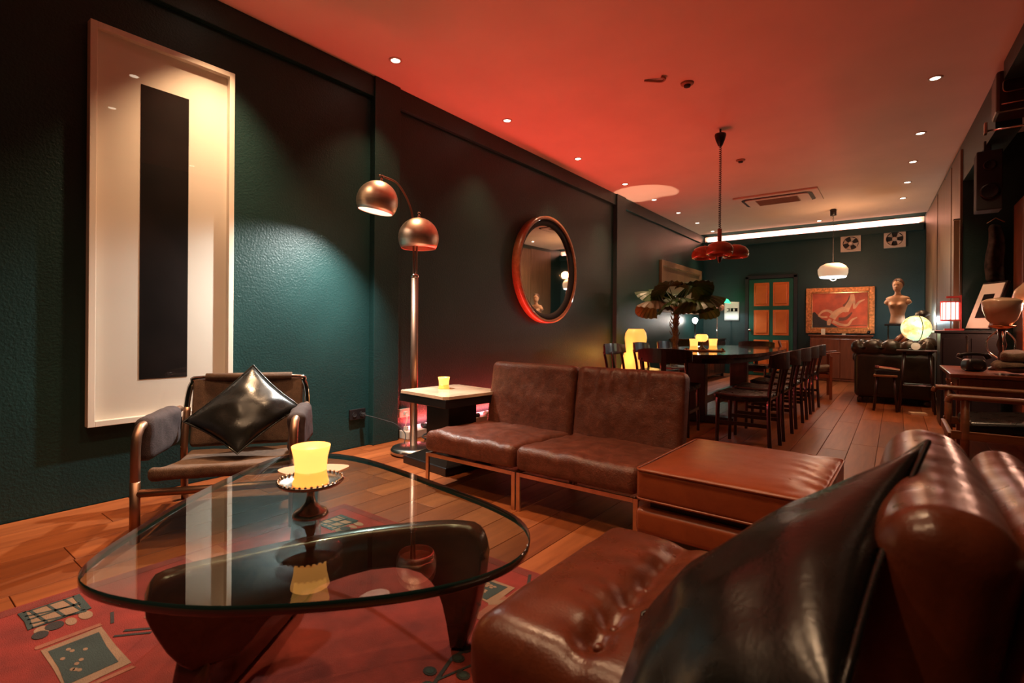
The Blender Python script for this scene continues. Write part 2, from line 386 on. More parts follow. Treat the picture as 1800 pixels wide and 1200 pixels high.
# ---------------------------------------------------------------- ceiling fittings
ORD = ['first', 'second', 'third', 'fourth', 'fifth', 'sixth', 'seventh', 'eighth', 'ninth']
dtrim = dlens = None
def downlight(x, y, label, group, e, blend=.7, ang=75, col=WARM):
    global dtrim, dlens
    t = thing('downlight', label, 'downlight', (x, y, H), 0, group)
    if dtrim is None:
        dtrim = obj('trim_ring', lathe([(.034, .0), (.036, -.006), (.050, -.006), (.054, 0)], 20, cap=False), M['clay'], t, smooth=True)
        dlens = obj('lens', lathe([(.034, -.003), (.02, -.006), (0, -.007)], 16), M['dl'], t)
    else: inst(dtrim, t); inst(dlens, t)
    light('bulb', 'SPOT', (0, 0, -.012), e, col, t, .03, (0, 0, 0), math.radians(ang), blend)
LY = [1.42, 2.62, 4.06, 5.50, 6.87, 7.985, 9.14, 10.24, 11.3]
for k, y in enumerate(LY):
    downlight(-3.16, y, '%s recessed ceiling downlight from the near end of the row along the left wall' % ORD[k], 'downlights along the left wall', 330 if k == 0 else (0, 85, 80, 80, 80, 80, 80, 80, 80)[k], .9, 84)
for k, (x, y) in enumerate([(.40, 2.76), (.32, 4.1), (.248, 5.478), (.196, 6.923), (.157, 8.04), (.117, 9.108), (.074, 10.167)]):
    downlight(x, y, '%s recessed ceiling downlight from the near end of the row along the right wall' % ORD[k], 'downlights along the right wall', (45, 60, 90, 90, 90, 90, 90)[k], .9, 85)
for k, (x, y) in enumerate([(-1.87, 1.47), (-.94, 1.56)]):
    downlight(x, y, 'recessed ceiling downlight above the %s of the glass coffee table' % ('middle', 'right end')[k], 'downlights over the coffee table', (165, 105)[k], .8, 95)
for k, (x, y) in enumerate([(-1.95, -.05), (-.95, -.05)]):  # added overhead pair, warm fill for the leather chair backs
    downlight(x, y, 'added fill downlight overhead in front of the rug, %s of the pair' % ('left', 'right')[k], 'added fill downlights in front of the rug', 85, .8, 115)
downlight(-1.195, 11.38, 'recessed ceiling downlight in front of the lit cove of the end wall', None, 18)
ac = thing('air_conditioner', 'beige ceiling cassette air conditioner with black air slot', 'air conditioner', (-1.52, 9.04, H))
obj('surround', B(0, 0, -.012, 1.18, .80, .024, .006), M['ceil'], ac)
def rrect(w, h, r, n=6):
    out = []
    for cx, cy, a0 in ((w / 2 - r, h / 2 - r, 0), (-w / 2 + r, h / 2 - r, PI / 2), (-w / 2 + r, -h / 2 + r, PI), (w / 2 - r, -h / 2 + r, 1.5 * PI)):
        for k in range(n + 1): a = a0 + k * PI / 2 / n; out.append((cx + r * math.cos(a), cy + r * math.sin(a)))
    return out
obj('air_slot', prism(rrect(1.0, .60, .1), -.030, -.02), M['blackmat'], ac)
obj('cover', prism(rrect(.90, .52, .06), -.042, -.02), M['ceil'], ac)
obj('grille', prism(rrect(.60, .36, .01), -.048, -.04), M['grille'], ac)
for k in range(9): obj('grille_slat', B(0, -.16 + k * .04, -.05, .58, .008, .006), M['grille'], ac)
for nm, (x, y), lb in (('smoke_detector', (-1.436, 4.35), 'small round dark detector on the red ceiling nearest the camera'), ('smoke_detector', (-1.551, 6.724), 'small round dark detector on the ceiling beyond the pendant cord')):
    t = thing(nm, lb, 'detector', (x, y, H)); obj('base', lathe([(.0, 0), (.055, 0), (.052, -.012), (.036, -.018)], 20), M['grille'], t, smooth=True)
    obj('sensor', lathe([(.030, -.012), (.026, -.034), (0, -.038)], 16), M['blackmat'], t, smooth=True)
tag(obj('ceiling_hook', tube(crv([(-.09, -.01, -.002), (-.03, .0, -.012), (.05, .015, -.02), (.08, -.02, -.018), (.05, -.04, -.006)]), .010, 6), M['grille'], None, (-1.629, 4.122, H), (0, 0, .3), True), 'small dark bent hook on the ceiling beside the detector', 'hook')
tag(obj('access_panel', prism(rrect(.5, .5, .01), -.01, 0), M['ceil'], None, (.32, 3.95, H)), 'flat square access panel in the ceiling at the top right', 'panel')

# ---------------------------------------------------------------- big framed picture
pc = thing('framed_picture', 'tall pale-framed picture with a black oblong under glass on the left wall', 'picture', (XL, 1.178, 1.549))
w2, h2, ft, fd = .378, 1.114, .032, .055
for s in (-1, 1):
    obj('frame_side', B(fd / 2, s * (w2 - ft / 2), 0, fd, ft, 2 * h2, .002), M['picframe'], pc)
    obj('frame_rail', B(fd / 2, 0, s * (h2 - ft / 2), fd - .002, 2 * (w2 - ft), ft, .002), M['picframe'], pc)
obj('sheet', B(.012, 0, 0, .006, 2 * (w2 - ft), 2 * (h2 - ft)), M['paper'], pc)
obj('black_oblong', B(.0165, -.007, -.005, .003, .252, 1.732), M['ink'], pc)
obj('glass', B(.044, 0, 0, .003, 2 * (w2 - ft), 2 * (h2 - ft)), M['pane'], pc)

# ---------------------------------------------------------------- round mirror
mr = thing('round_mirror', 'large round mirror in a deep wooden rim on the left wall', 'mirror', (XL, 5.33, 1.72))
rim = obj('rim', lathe([(.665, 0), (.665, .10), (.625, .10), (.625, .0)], 64), M['frame_wood'], mr, (0, 0, 0), (0, PI / 2, 0), True)
mm = rim.data; 
obj('inner_band', lathe([(.624, .02), (.624, .085), (.55, .040), (.55, .02)], 64), M['blackmat'], mr, (0, 0, 0), (0, PI / 2, 0), True)
obj('mirror_glass', lathe([(.552, .02), (.552, .043), (0, .043)], 64), M['mirror'], mr, (0, 0, 0), (0, PI / 2 + .0, 0))

# ---------------------------------------------------------------- floor lamp
fp = Vector((-3.03, 2.72, 0)); lamp = thing('floor_lamp', 'two-headed floor lamp with copper dome shades beside the side table', 'lamp', fp)
obj('base', lathe([(0, 0), (.165, 0), (.178, .018), (.178, .038), (.165, .055), (.14, .062), (.03, .066), (.0, .066)], 40), M['steel'], lamp, smooth=True)
obj('pole', tube([(0, 0, .06), (0, 0, 1.40)], .029, 14), M['bronze'], lamp, smooth=True)
obj('collar', lathe([(.030, 1.385), (.033, 1.39), (.033, 1.405), (.016, 1.42), (0, 1.42)], 16), M['chrome'], lamp, smooth=True)
cr_ = Vector((math.cos(YAW), math.sin(YAW), 0))
dv = Vector((-.035, -.34, 0)) / .31; up_c = dv * .31 + Vector((0, 0, 1.925)); lo_c = cr_ * .028 + Vector((0, 0, 1.70))
arm1 = [Vector((0, 0, 1.40)) - cr_ * .01, Vector((0, 0, 1.62)) - cr_ * .012, dv * .02 + Vector((0, 0, 1.83)), dv * .06 + Vector((0, 0, 1.97)), dv * .15 + Vector((0, 0, 2.09)), dv * .26 + Vector((0, 0, 2.118)), dv * .30 + Vector((0, 0, 2.118))]
obj('arm', tube(crv(arm1), .008, 8), M['bronze'], lamp, smooth=True)
obj('arm', tube(crv([Vector((0, 0, 1.40)) + cr_ * .012, Vector((0, 0, 1.62)) + cr_ * .014, lo_c + Vector((0, 0, .12))]), .008, 8), M['bronze'], lamp, smooth=True)
def dome(c, tilt, lit):
    R = .150 if lit else .158; prof = []
    for k in range(13):
        a = math.radians(90 - k * 10.2); prof.append((R * math.cos(a) if k else 0, R * math.sin(a)))
    sh = obj('shade', lathe(prof, 40, cap=False), M['copper'], lamp, c, (0, 0, 0), True)
    sh.rotation_euler = tilt
    sub = sh.modifiers.new('thick', 'SOLIDIFY'); sub.thickness = .003; sub.offset = -1
    inn = obj('shade_lining', lathe([(r * .965, z * .965) for r, z in prof], 32, cap=False), M['shade_in'] if lit else M['copper'], sh, smooth=True)
    obj('knob', lathe([(.012, R - .002), (.014, R + .017), (.006, R + .022), (.014, R + .034), (.012, R + .046), (0, R + .05)], 12), M['chrome'], sh, smooth=True)
    bl = obj('bulb', lathe([(0, .085), (.03, .075), (.042, .04), (.034, .01), (.018, -.006), (0, -.010)], 16), M['bulb'] if lit else M['shade_in'], sh, smooth=True)
    if lit:
        lo = light('shade_light', 'SPOT', (0, 0, -.036), 250, (.92, .96, .90), sh, .022, (0, 0, 0), math.radians(124), .9)
        aim = sh.rotation_euler.to_matrix().inverted() @ Vector((-.06, -.42, -1)); lo.rotation_euler = aim.to_track_quat('-Z', 'Y').to_euler()
    return sh
tl = Matrix.Rotation(YAW, 3, 'Z') @ Matrix.Rotation(math.radians(10), 3, 'Y') @ Matrix.Rotation(0, 3, 'X')
dome(up_c, tl.to_euler(), True)
dome(lo_c, (0, 0, 0), False)

# ---------------------------------------------------------------- side table + candle
def votive(name, label, loc, r, h, group=None, e=.55, flare=.12):
    t = thing(name, label, 'candle', loc, 0, group)
    prof = [(r * .885, h * .36), (r * .89, h * .46), (r * .93, h * .68), (r * (1 + flare * .5), h), (r * (1 + flare * .5) - .003, h), (r * .89, h * .68), (r * .855, h * .46), (r * .85, h * .36)]
    obj('glass_cup', lathe(prof, 28, cap=False), M['votive'], t, smooth=True)
    obj('wax', lathe([(0, .001), (r * 1.0, .001), (r * 1.02, .004), (r * .97, h * .1), (r * .90, h * .24), (r * .885, h * .362), (0, h * .36)], 28), M['wax'], t, smooth=True)
    obj('flame', lathe([(0, h * .38), (.004, h * .42), (.005, h * .48), (.002, h * .58), (0, h * .62)], 8), M['flame'], t, smooth=True)
    light('flame_light', 'POINT', (0, 0, h + .025), e, (1, .50, .16), t, .02).data.cycles.use_multiple_importance_sampling = False
    return t
st = thing('side_table', 'square pedestal side table with marble top and black column', 'table', (-2.60, 2.70, 0), math.radians(-7))
def chamf(s, c): return [(-s + c, -s), (s - c, -s), (s, -s + c), (s, s - c), (s - c, s), (-s + c, s), (-s, s - c), (-s, -s + c)]
obj('marble_top', prism(chamf(.275, .03), .515, .535), M['marble'], st)
obj('apron', B(0, 0, .485, .54, .54, .058, .004), M['black'], st)
obj('column', B(0, 0, .26, .26, .26, .40, .005), M['black'], st)
bm = bmesh.new()
a = [bm.verts.new((x * .235, y * .235, .055)) for x, y in ((-1, -1), (1, -1), (1, 1), (-1, 1))]; b_ = [bm.verts.new((x * .12, y * .12, .11)) for x, y in ((-1, -1), (1, -1), (1, 1), (-1, 1))]
for k in range(4): bm.faces.new((a[k], a[(k + 1) % 4], b_[(k + 1) % 4], b_[k]))
bm.faces.new(b_); bm.faces.new(a)
obj('sloped_foot', bm, M['black'], st)
obj('plinth', B(0, 0, .028, .50, .50, .056, .006), M['black'], st)
votive('votive_candle', 'lit amber candle cup on the marble side table', (-2.71, 2.73, .536), .042, .085)

# ---------------------------------------------------------------- leather armless chairs
def leather_chair(label, cx, seed):
    t = thing('armless_leather_chair', label, 'chair', (cx, 2.21, 0), 0, 'armless leather chairs')
    w = .70
    def fs(p):
        q = p.copy(); fx, fy = p.x / (w / 2), p.y / .33
        if p.z > 0: q.z += .018 * (1 - fx * fx) * (1 - fy * fy) + wrinkle(.010, 9, seed)(p) + .007 * noise.noise(Vector((p.x * 26 + p.y * 9, p.y * 9, seed)))
        q.y += .006 * noise.noise(Vector((p.x * 8, p.z * 9, seed))) ; return q
    obj('seat', pad(w, .68, .13, .038, (36, 30, 2), fs), M['lea_dist'], t, (0, .325, .275), (math.radians(-2.5), 0, 0), True)
    def fb(p):
        q = p.copy(); fx, fz = p.x / (w / 2), p.z / .26
        if p.y < 0:
            q.y -= .014 * (1 - fx * fx) * (1 - fz * fz)
            fold = max(0, fz + .2) if seed == 2 else max(0, fz - .55)
            q.y += (.026 if seed == 2 else .012) * fold * (abs(math.sin(p.x * 34 + 1.6 * noise.noise(Vector((p.x * 6, p.z * 2, seed))))) ** .7 - .6) * (.8 + .9 * noise.noise(Vector((p.x * 7, 0, seed + 4)))) + wrinkle(.009, 6, seed)(p) + .003 * noise.noise(p * 24)
        return q
    obj('backrest', pad(w, .13, .50, .042, (48, 2, 28), fb), M['lea_dist'], t, (0, .675, .50), (math.radians(-9), 0, 0), True)
    for s in (-1, 1):
        obj('leg', B(s * (w / 2 - .012), .012, .105, .024, .012, .21, .001), M['flatbar'], t)
        obj('leg', B(s * (w / 2 - .012), .63, .105, .024, .012, .21, .001), M['flatbar'], t)
        obj('side_rail', B(s * (w / 2 - .012), .32, .203, .024, .61, .012, .001), M['flatbar'], t)
    obj('front_rail', B(0, .012, .200, w - .05, .012, .022, .001), M['flatbar'], t)
    obj('back_rail', B(0, .63, .200, w - .05, .012, .022, .001), M['flatbar'], t)
    return t
leather_chair('worn brown leather armless chair next to the side table', -2.005, 1)
leather_chair('worn brown leather armless chair with creased back next to the red ottoman', -1.295, 2)

# ---------------------------------------------------------------- red leather ottoman
ot = thing('leather_ottoman', 'smooth red-brown leather ottoman with piped edges next to the leather chairs', 'ottoman', (-.545, 2.465, 0), math.radians(-1.5))
def fo(p):
    q = p.copy(); fx, fy = p.x / .33, p.y / .38
    if p.z > 0:
        q.z += .016 * (1 - fx ** 4) * (1 - fy ** 4) + .003 * noise.noise(p * 7)
        if fx > .45: q.z += .0035 * math.sin(p.y * 48 + 6 * noise.noise(p * 6)) * (fx - .45) / .5 + .002 * noise.noise(p * 30)
    return q
tc_ = obj('top_cushion', pad(.69, .78, .135, .022, (24, 40, 2), fo), M['lea_otto'], ot, (0, 0, .325), (0, 0, 0), True)
for z in (.062, -.062):
    obj('piping', tube([(x, y, z) for x, y in rrect(.692, .782, .03, 4)] + [(.346, .361, z)], .005, 6, cap=False), M['lea_otto'], tc_, smooth=True)
obj('lower_cushion', pad(.69, .78, .11, .025, (8, 8, 2)), M['lea_otto'], ot, (-.005, 0, .165), (0, 0, 0), True)
obj('frame', B(0, 0, .235, .60, .68, .05, .004), M['black'], ot)
obj('plinth', B(0, 0, .055, .60, .68, .11, .004), M['black'], ot)

# ---------------------------------------------------------------- rug
rg = thing('area_rug', 'red woven rug with folk motifs under the glass coffee table', 'rug', (-1.52, .75, 0))
def wob(x0, y0, x1, y1, n=12):
    pts = []
    for (a, b), (c, d_) in (((x0, y0), (x1, y0)), ((x1, y0), (x1, y1)), ((x1, y1), (x0, y1)), ((x0, y1), (x0, y0))):
        for k in range(n):
            t = k / n; x, y = a + (c - a) * t, b + (d_ - b) * t
            pts.append((x + .008 * noise.noise(Vector((x * 4, y * 4, 1))), y + .008 * noise.noise(Vector((x * 4, y * 4, 5)))))
    return pts
X0, X1, Y0, Y1 = -2.44, -.66, -.75, 1.69
obj('field', prism([(x + 1.52, y - .75) for x, y in wob(X0, Y0, X1, Y1)], .001, .011), M['rug'], rg)
def mot(name, mat, polys, z=.0125):
    for p in polys: obj(name, prism([(x + 1.52, y - .75) for x, y in p], .011, z), M[mat], rg)
def rc(x0, y0, x1, y1, j=.006):
    R_ = lambda: random.uniform(-j, j)
    return [(x0 + R_(), y0 + R_()), ((x0 + x1) / 2 + R_(), y0 + R_()), (x1 + R_(), y0 + R_()), (x1 + R_(), y1 + R_()), ((x0 + x1) / 2 + R_(), y1 + R_()), (x0 + R_(), y1 + R_())]
def ell(cx, cy, rx, ry, n=14): return [(cx + rx * math.cos(2 * PI * k / n), cy + ry * math.sin(2 * PI * k / n)) for k in range(n)]
def band(path, w):
    L_, R2 = [], []
    for i, p in enumerate(path):
        t = (Vector(path[min(i + 1, len(path) - 1)]) - Vector(path[max(i - 1, 0)])).normalized(); n = Vector((-t.y, t.x)) * w / 2
        L_.append((p[0] + n.x, p[1] + n.y)); R2.append((p[0] - n.x, p[1] - n.y))
    return L_ + R2[::-1]
mot('border', 'rug_border', [rc(X0 + .005, Y0 + .01, X0 + .05, Y1 - .005), rc(X0 + .05, Y1 - .05, X1 - .01, Y1 - .005), rc(X1 - .05, Y0 + .01, X1 - .005, Y1 - .05)], .0118)
def pot(cx, cy, s, name='pot_motif'):        # checked jar with handles
    mot(name, 'rug_cream', [rc(cx - .075 * s, cy - .07 * s, cx + .075 * s, cy + .07 * s)], .0125)
    mot('jar_check', 'rug_teal', [rc(cx - .075 * s, cy - .078 * s, cx + .075 * s, cy - .062 * s, .003), rc(cx - .075 * s, cy + .062 * s, cx + .075 * s, cy + .085 * s, .003)] +
        [band([(cx - .07 * s + .035 * s * k, cy - .068 * s), (cx - .07 * s + .035 * s * k + (.05 * s if k % 2 else -.0 * s), cy + .068 * s)], .009 * s) for k in range(5)] +
        [band([(cx - .07 * s, cy - .05 * s + .045 * s * k), (cx + .07 * s, cy - .03 * s + .045 * s * k)], .008 * s) for k in range(3)], .0135)
    mot('leaf_motif', 'rug_cream', [ell(cx + .11 * s, cy + .06 * s, .035 * s, .018 * s), ell(cx + .12 * s, cy + .02 * s, .03 * s, .014 * s), ell(cx + .11 * s, cy - .05 * s, .03 * s, .02 * s)], .0125)
    mot('scroll_motif', 'rug_dark', [ell(cx + .11 * s, cy - .02 * s, .03 * s, .024 * s), ell(cx + .14 * s, cy - .06 * s, .028 * s, .02 * s)], .0130)
pot(-2.30, .44, 1.0); pot(-2.24, 1.50, .95); pot(-1.86, -.2, 1.0)
def window_m(x0, y0, x1, y1):
    mot('window_border', 'rug_cream', [rc(x0, y0, x1, y1)], .0125)
    mot('window_pane', 'rug_teal', [rc(x0 + .03, y0 + .015, x1 - .035, y1 - .018)], .0133)
    mot('window_dots', 'rug_cream', [ell(random.uniform(x0 + .05, x1 - .06), random.uniform(y0 + .03, y1 - .03), .009, .006, 8) for _ in range(9)], .0140)
    mot('window_bar', 'rug_pink', [rc(x0 - .03, y0 - .005, x0 - .012, y1 + .005, .003), rc(x1 + .01, y0, x1 + .028, y1, .003)], .0125)
window_m(-2.06, .36, -1.77, .51); window_m(-1.30, 1.40, -1.14, 1.54)
mot('line_motif', 'rug_dark', [band([(-1.98, .55), (-1.80, .74), (-1.62, .92)], .012), band([(-1.97, .52), (-1.90, .60)], .01), band([(-2.14, .56), (-2.06, .54)], .01), band([(-1.16, 1.66), (-1.02, 1.42), (-1.05, 1.1), (-.95, .8)], .012), band([(-1.7, .2), (-1.3, .75), (-.9, 1.05)], .007), band([(-1.12, 1.38), (-.95, 1.34)], .012)], .0128)
mot('ribbon_motif', 'rug_cream', [band([(-2.02, .62), (-1.95, .70), (-1.92, .80), (-1.84, .90)], .018), band([(-1.86, .66), (-1.72, .80)], .02), band([(-1.16, 1.40), (-1.04, 1.50)], .03), band([(-2.05, 1.40), (-1.92, 1.30), (-1.8, 1.32)], .014), band([(-2.0, 1.55), (-1.86, 1.55)], .014)], .0126)
mot('salmon_motif', 'rug_pink', [rc(-1.15, 1.30, -1.04, 1.47), rc(-2.42, .88, -2.2, 1.02)], .0124)
mot('vine_motif', 'rug_dark', [ell(-1.02 + .05 * math.cos(k * 2.2), 1.20 - .045 * k, .022, .018, 12) for k in range(6)] + [band([(-1.0, 1.3), (-.97, 1.15), (-1.02, 1.0)], .008)], .0129)
mot('vine_leaf', 'rug_teal', [ell(-1.02 + .05 * math.cos(k * 2.2), 1.20 - .045 * k, .013, .011, 10) for k in range(6)], .0136)

# ---------------------------------------------------------------- glass coffee table
ct = thing('coffee_table', 'rounded-triangle glass coffee table on a sculpted wooden base', 'table', (-1.42, .8, 0))
GP = [(-1.49, .325), (-1.585, .37), (-1.72, .50), (-1.90, .705), (-2.035, .90), (-2.155, 1.10), (-2.165, 1.24), (-2.05, 1.345), (-1.86, 1.385), (-1.60, 1.37), (-1.33, 1.335), (-1.07, 1.295), (-.90, 1.24), (-.80, 1.145), (-.755, 1.03), (-.77, .90), (-.83, .775), (-.92, .655), (-1.02, .55), (-1.13, .455), (-1.25, .385), (-1.38, .335)]
out = []
N = len(GP)
for i in range(N):
    p0, p1, p2, p3 = [Vector(GP[(i + k) % N]) for k in (-1, 0, 1, 2)]
    for k in range(4):
        t = k / 4; q = .5 * ((2 * p1) + (p2 - p0) * t + (2 * p0 - 5 * p1 + 4 * p2 - p3) * t * t + (3 * p1 - p0 - 3 * p2 + p3) * t ** 3); out.append((q.x + 1.42, q.y - .8))
GZ0, GZ1 = .396, .420
bm = bmesh.new(); flatpoly([(x * .996, y * .996) for x, y in out], GZ1, bm); flatpoly([(x * .996, y * .996) for x, y in out], GZ0, bm)
obj('glass_top', bm, M['tglass'], ct)
bm = bmesh.new(); rings = []
for sc_, z in ((.996, GZ0), (1.0, GZ0 + .003), (1.001, (GZ0 + GZ1) / 2), (1.0, GZ1 - .003), (.996, GZ1)): rings.append([bm.verts.new((x * sc_, y * sc_, z)) for x, y in out])
for a, b_ in zip(rings, rings[1:]):
    for k in range(len(out)): bm.faces.new((a[k], a[(k + 1) % len(out)], b_[(k + 1) % len(out)], b_[k]))
obj('glass_edge', bm, M['tedge'], ct, smooth=True)
BASE = [(0, .30, .345), (.008, .275, .37), (.02, .245, .388), (.04, .20, .393), (.065, .16, .3955), (.09, .135, .3955), (.19, .135, .3955), (.22, .165, .3955), (.25, .20, .3955), (.29, .228, .3955), (.34, .25, .3955), (.40, .266, .3955), (.46, .275, .3955), (.52, .28, .3955), (.58, .277, .3955), (.62, .268, .3955), (.66, .25, .3955), (.69, .22, .3955), (.71, .19, .3955), (.725, .145, .3955), (.738, .09, .3955), (.752, .0145, .3955), (.775, .0145, .3955), (.797, .0145, .3955), (.812, .06, .396), (.828, .12, .388), (.842, .18, .374), (.852, .245, .352), (.857, .29, .328)]
def base_piece(path, thick, flip, length):
    P = crv([(x, y, 0) for x, y in path], 10); L = [0]
    for a, b_ in zip(P, P[1:]): L.append(L[-1] + (b_ - a).length)
    def at(s):
        s = max(0, min(.9999, s / .858)) * L[-1]
        for i in range(len(L) - 1):
            if L[i + 1] >= s:
                t = (s - L[i]) / (L[i + 1] - L[i]); d_ = (P[min(i + 2, len(P) - 1)] - P[max(i - 1, 0)]).normalized(); return P[i].lerp(P[i + 1], t), Vector((-d_.y, d_.x, 0))
    bm = bmesh.new(); rows = []; h = thick / 2; r = .016
    for s_, lo, hi in BASE:
        if flip: lo, hi = .410 - hi, .410 - lo
        rr = min(r, (hi - lo) * .4); p, n = at(s_)
        sec = [(-h, lo + rr), (-h, (lo + hi) / 2), (-h, hi - rr), (-h + rr * .3, hi - rr * .3), (-h + rr, hi), (h - rr, hi), (h - rr * .3, hi - rr * .3), (h, hi - rr), (h, (lo + hi) / 2), (h, lo + rr), (h - rr * .3, lo + rr * .3), (h - rr, lo), (-h + rr, lo), (-h + rr * .3, lo + rr * .3)]
        rows.append([bm.verts.new((p.x + 1.42 + n.x * o_, p.y - .8 + n.y * o_, z)) for o_, z in sec])
    for a, b_ in zip(rows, rows[1:]):
        for k in range(len(a)): bm.faces.new((a[k], a[(k + 1) % len(a)], b_[(k + 1) % len(a)], b_[k]))
    bm.faces.new(rows[0]); bm.faces.new(rows[-1])
    return bm
obj('base_arch', base_piece([(-1.435, .44), (-1.395, .60), (-1.335, .78), (-1.23, .98), (-1.10, 1.14), (-.99, 1.18)], .062, False, 0), M['walnut'], ct, smooth=True)
obj('base_runner', base_piece([(-1.40, .52), (-1.51, .69), (-1.63, .87), (-1.74, 1.02), (-1.83, 1.11)], .085, True, 0), M['walnut'], ct, smooth=True)
# on the glass
cs = thing('cake_stand', 'small silver pedestal dish with beaded rim on the glass table', 'dish', (-1.425, .865, GZ1))
obj('dish', lathe([(0, .098), (.06, .098), (.082, .104), (.094, .111), (.098, .108), (.09, .098), (.05, .092), (0, .090)], 40), M['pewter'], cs, smooth=True)
bm = bmesh.new()
for k in range(36):
    a = 2 * PI * k / 36; lathe([(0, -.005), (.0045, 0), (0, .005)], 6, bm, (.093 * math.cos(a), .093 * math.sin(a), .112))
obj('beading', bm, M['pewter'], cs, smooth=True)
obj('stem', lathe([(0, 0), (.050, 0), (.053, .006), (.046, .016), (.030, .026), (.016, .040), (.011, .06), (.012, .08), (.028, .092), (0, .094)], 28), M['pewter'], cs, smooth=True)
votive('votive_candle', 'lit amber candle cup on the silver dish of the glass table', (-1.425, .865, GZ1 + .0985), .052, .115, None, .8, .18)
tag(obj('leather_coaster', prism([(.13 * math.cos(a) * (1 + .12 * math.sin(3 * a)), .085 * math.sin(a) * (1 + .1 * math.cos(2 * a + 1))) for a in [2 * PI * k / 28 for k in range(28)]], 0, .004), M['doily'], None, (-1.86, 1.14, GZ1 + .0005), (0, 0, .9)), 'pale irregular leather mat on the glass table behind the candle', 'mat')

# ---------------------------------------------------------------- tubular armchair with cushion
ang = math.atan2(-.6, .8)
ch = thing('tubular_armchair', 'brown canvas armchair with tubular steel frame below the tall picture', 'armchair', (-2.81, 1.255, 0), ang)
# local: +x = facing, +y = chair's left seen from front; width along y
hw = .335; fx = .30; bx = -.30
for s in (-1, 1):
    yy = s * hw
    side = crv([(fx, yy, .0), (fx, yy, .25), (fx - .005, yy, .44), (fx - .035, yy, .505), (fx - .10, yy, .525), (-.05, yy, .525), (bx + .03, yy, .525)], 5)
    obj('front_leg', tube([(fx, yy, .0135 if s > 0 else 0), (fx, yy, .28)], .021, 12), M['bronze'], ch, smooth=True)
    obj('arm_tube', tube(side[5:], .020, 12), M['bronze'], ch, smooth=True)
    obj('rear_leg', tube(crv([(bx - .02, yy * .96, 0), (bx, yy * .96, .3), (bx - .05, yy * .96, .52)]), .019, 12), M['bronze'], ch, smooth=True)
    def fa(p):
        q = p.copy(); q.y += .010 * noise.noise(p * 14 + Vector((s, 0, 0))); q.z += .010 * noise.noise(Vector((p.x * 8, s, 0))); return q
    obj('arm_sling', pad(.40, .085, .21, .036, (10, 2, 6), fa), M['canvas_arm'], ch, (.02, yy, .455), (0, 0, 0), True)
obj('back_tube', tube(crv([(bx - .0, -hw + .01, .30), (bx - .06, -hw + .01, .55), (bx - .085, -hw + .03, .655), (bx - .09, -hw + .09, .685), (bx - .09, hw - .09, .685), (bx - .085, hw - .03, .655), (bx - .06, hw - .01, .55), (bx, hw - .01, .30)], 6), .017, 12), M['chrome'], ch, smooth=True)
obj('seat_rail', tube([(fx, -hw, .225), (fx, hw, .225)], .018, 10), M['bronze'], ch, smooth=True)
obj('seat_rail', tube([(bx, -hw, .235), (bx, hw, .235)], .018, 10), M['bronze'], ch, smooth=True)
def fseat(p):
    q = p.copy(); q.z += (.030 * (p.x / .3) ** 2 - .02) + .006 * noise.noise(p * 11); return q
obj('seat', pad(.60, .58, .06, .024, (10, 10, 1), fseat), M['canvas'], ch, (.01, 0, .275), (0, math.radians(-5), 0), True)
obj('backrest', pad(.045, .60, .40, .02, (1, 10, 8), lambda p: p + Vector((.008 * noise.noise(p * 9) - .02 * (1 - (p.y / .3) ** 2), 0, 0))), M['canvas'], ch, (bx - .06, 0, .49), (0, math.radians(-10), 0), True)
obj('back_hem', tube([(bx - .09, -hw + .10, .69), (bx - .09, hw - .10, .69)], .024, 10), M['canvas'], ch, smooth=True)
def cushion(name, label, A_, B_, C_, D_, puff, mat, n=18, seed=0, back=None):
    """soft cushion over four corner points (A-B-D-C), bulging both ways, thin at its seams"""
    A_, B_, C_, D_ = map(Vector, (A_, B_, C_, D_)); c = (A_ + B_ + C_ + D_) / 4
    nrm = (B_ - A_).cross(C_ - A_).normalized(); bm = bmesh.new(); G = {}
    t = thing(name, label, 'cushion', c)
    for sd in (1, -1):
        for i in range(n + 1):
            for j in range(n + 1):
                u, v = i / n, j / n
                edge = i in (0, n) or j in (0, n)
                if edge and (0, i, j) in G: G[(sd, i, j)] = G[(0, i, j)]; continue
                # pinch edges inward between corners
                pu, pv = 1 - .07 * math.sin(PI * v), 1 - .07 * math.sin(PI * u)
                uu, vv = .5 + (u - .5) * pu, .5 + (v - .5) * pv
                p = A_.lerp(B_, uu).lerp(C_.lerp(D_, uu), vv)
                b = (max(0, math.sin(PI * u)) * max(0, math.sin(PI * v))) ** .55
                wr_ = .012 * noise.noise(Vector((u * 5, v * 5, seed + sd))) * b + .009 * math.sin((u + v * .6) * 17 + seed) * b * (1 - b) * 2.0 * noise.noise(Vector((u * 3, v * 3, seed)))
                q = p + nrm * ((puff if sd > 0 or back is None else -back) * (1 if sd > 0 or back is not None else -1) * b + wr_) - c
                G[(sd, i, j)] = bm.verts.new(q)
                if edge: G[(0, i, j)] = G[(sd, i, j)]
        for i in range(n):
            for j in range(n):
                f = [G[(sd, i, j)], G[(sd, i + 1, j)], G[(sd, i + 1, j + 1)], G[(sd, i, j + 1)]]
                bm.faces.new(f)
    obj('cover', bm, mat, t, smooth=True)
    pts = [G_ for G_ in []]
    seam = []
    for (a, b_) in ((A_, B_), (B_, D_), (D_, C_), (C_, A_)):
        for k in range(8):
            f = k / 8; m = (a.lerp(b_, f)); m = m + (c - m) * (.065 * math.sin(PI * f)); seam.append(m - c)
    seam.append(seam[0].copy())
    obj('piping', tube(seam, .0045, 6, cap=False), mat, t, smooth=True)
    return t
CL = lambda x, y, z: ch.matrix_basis @ Vector((x, y, z))
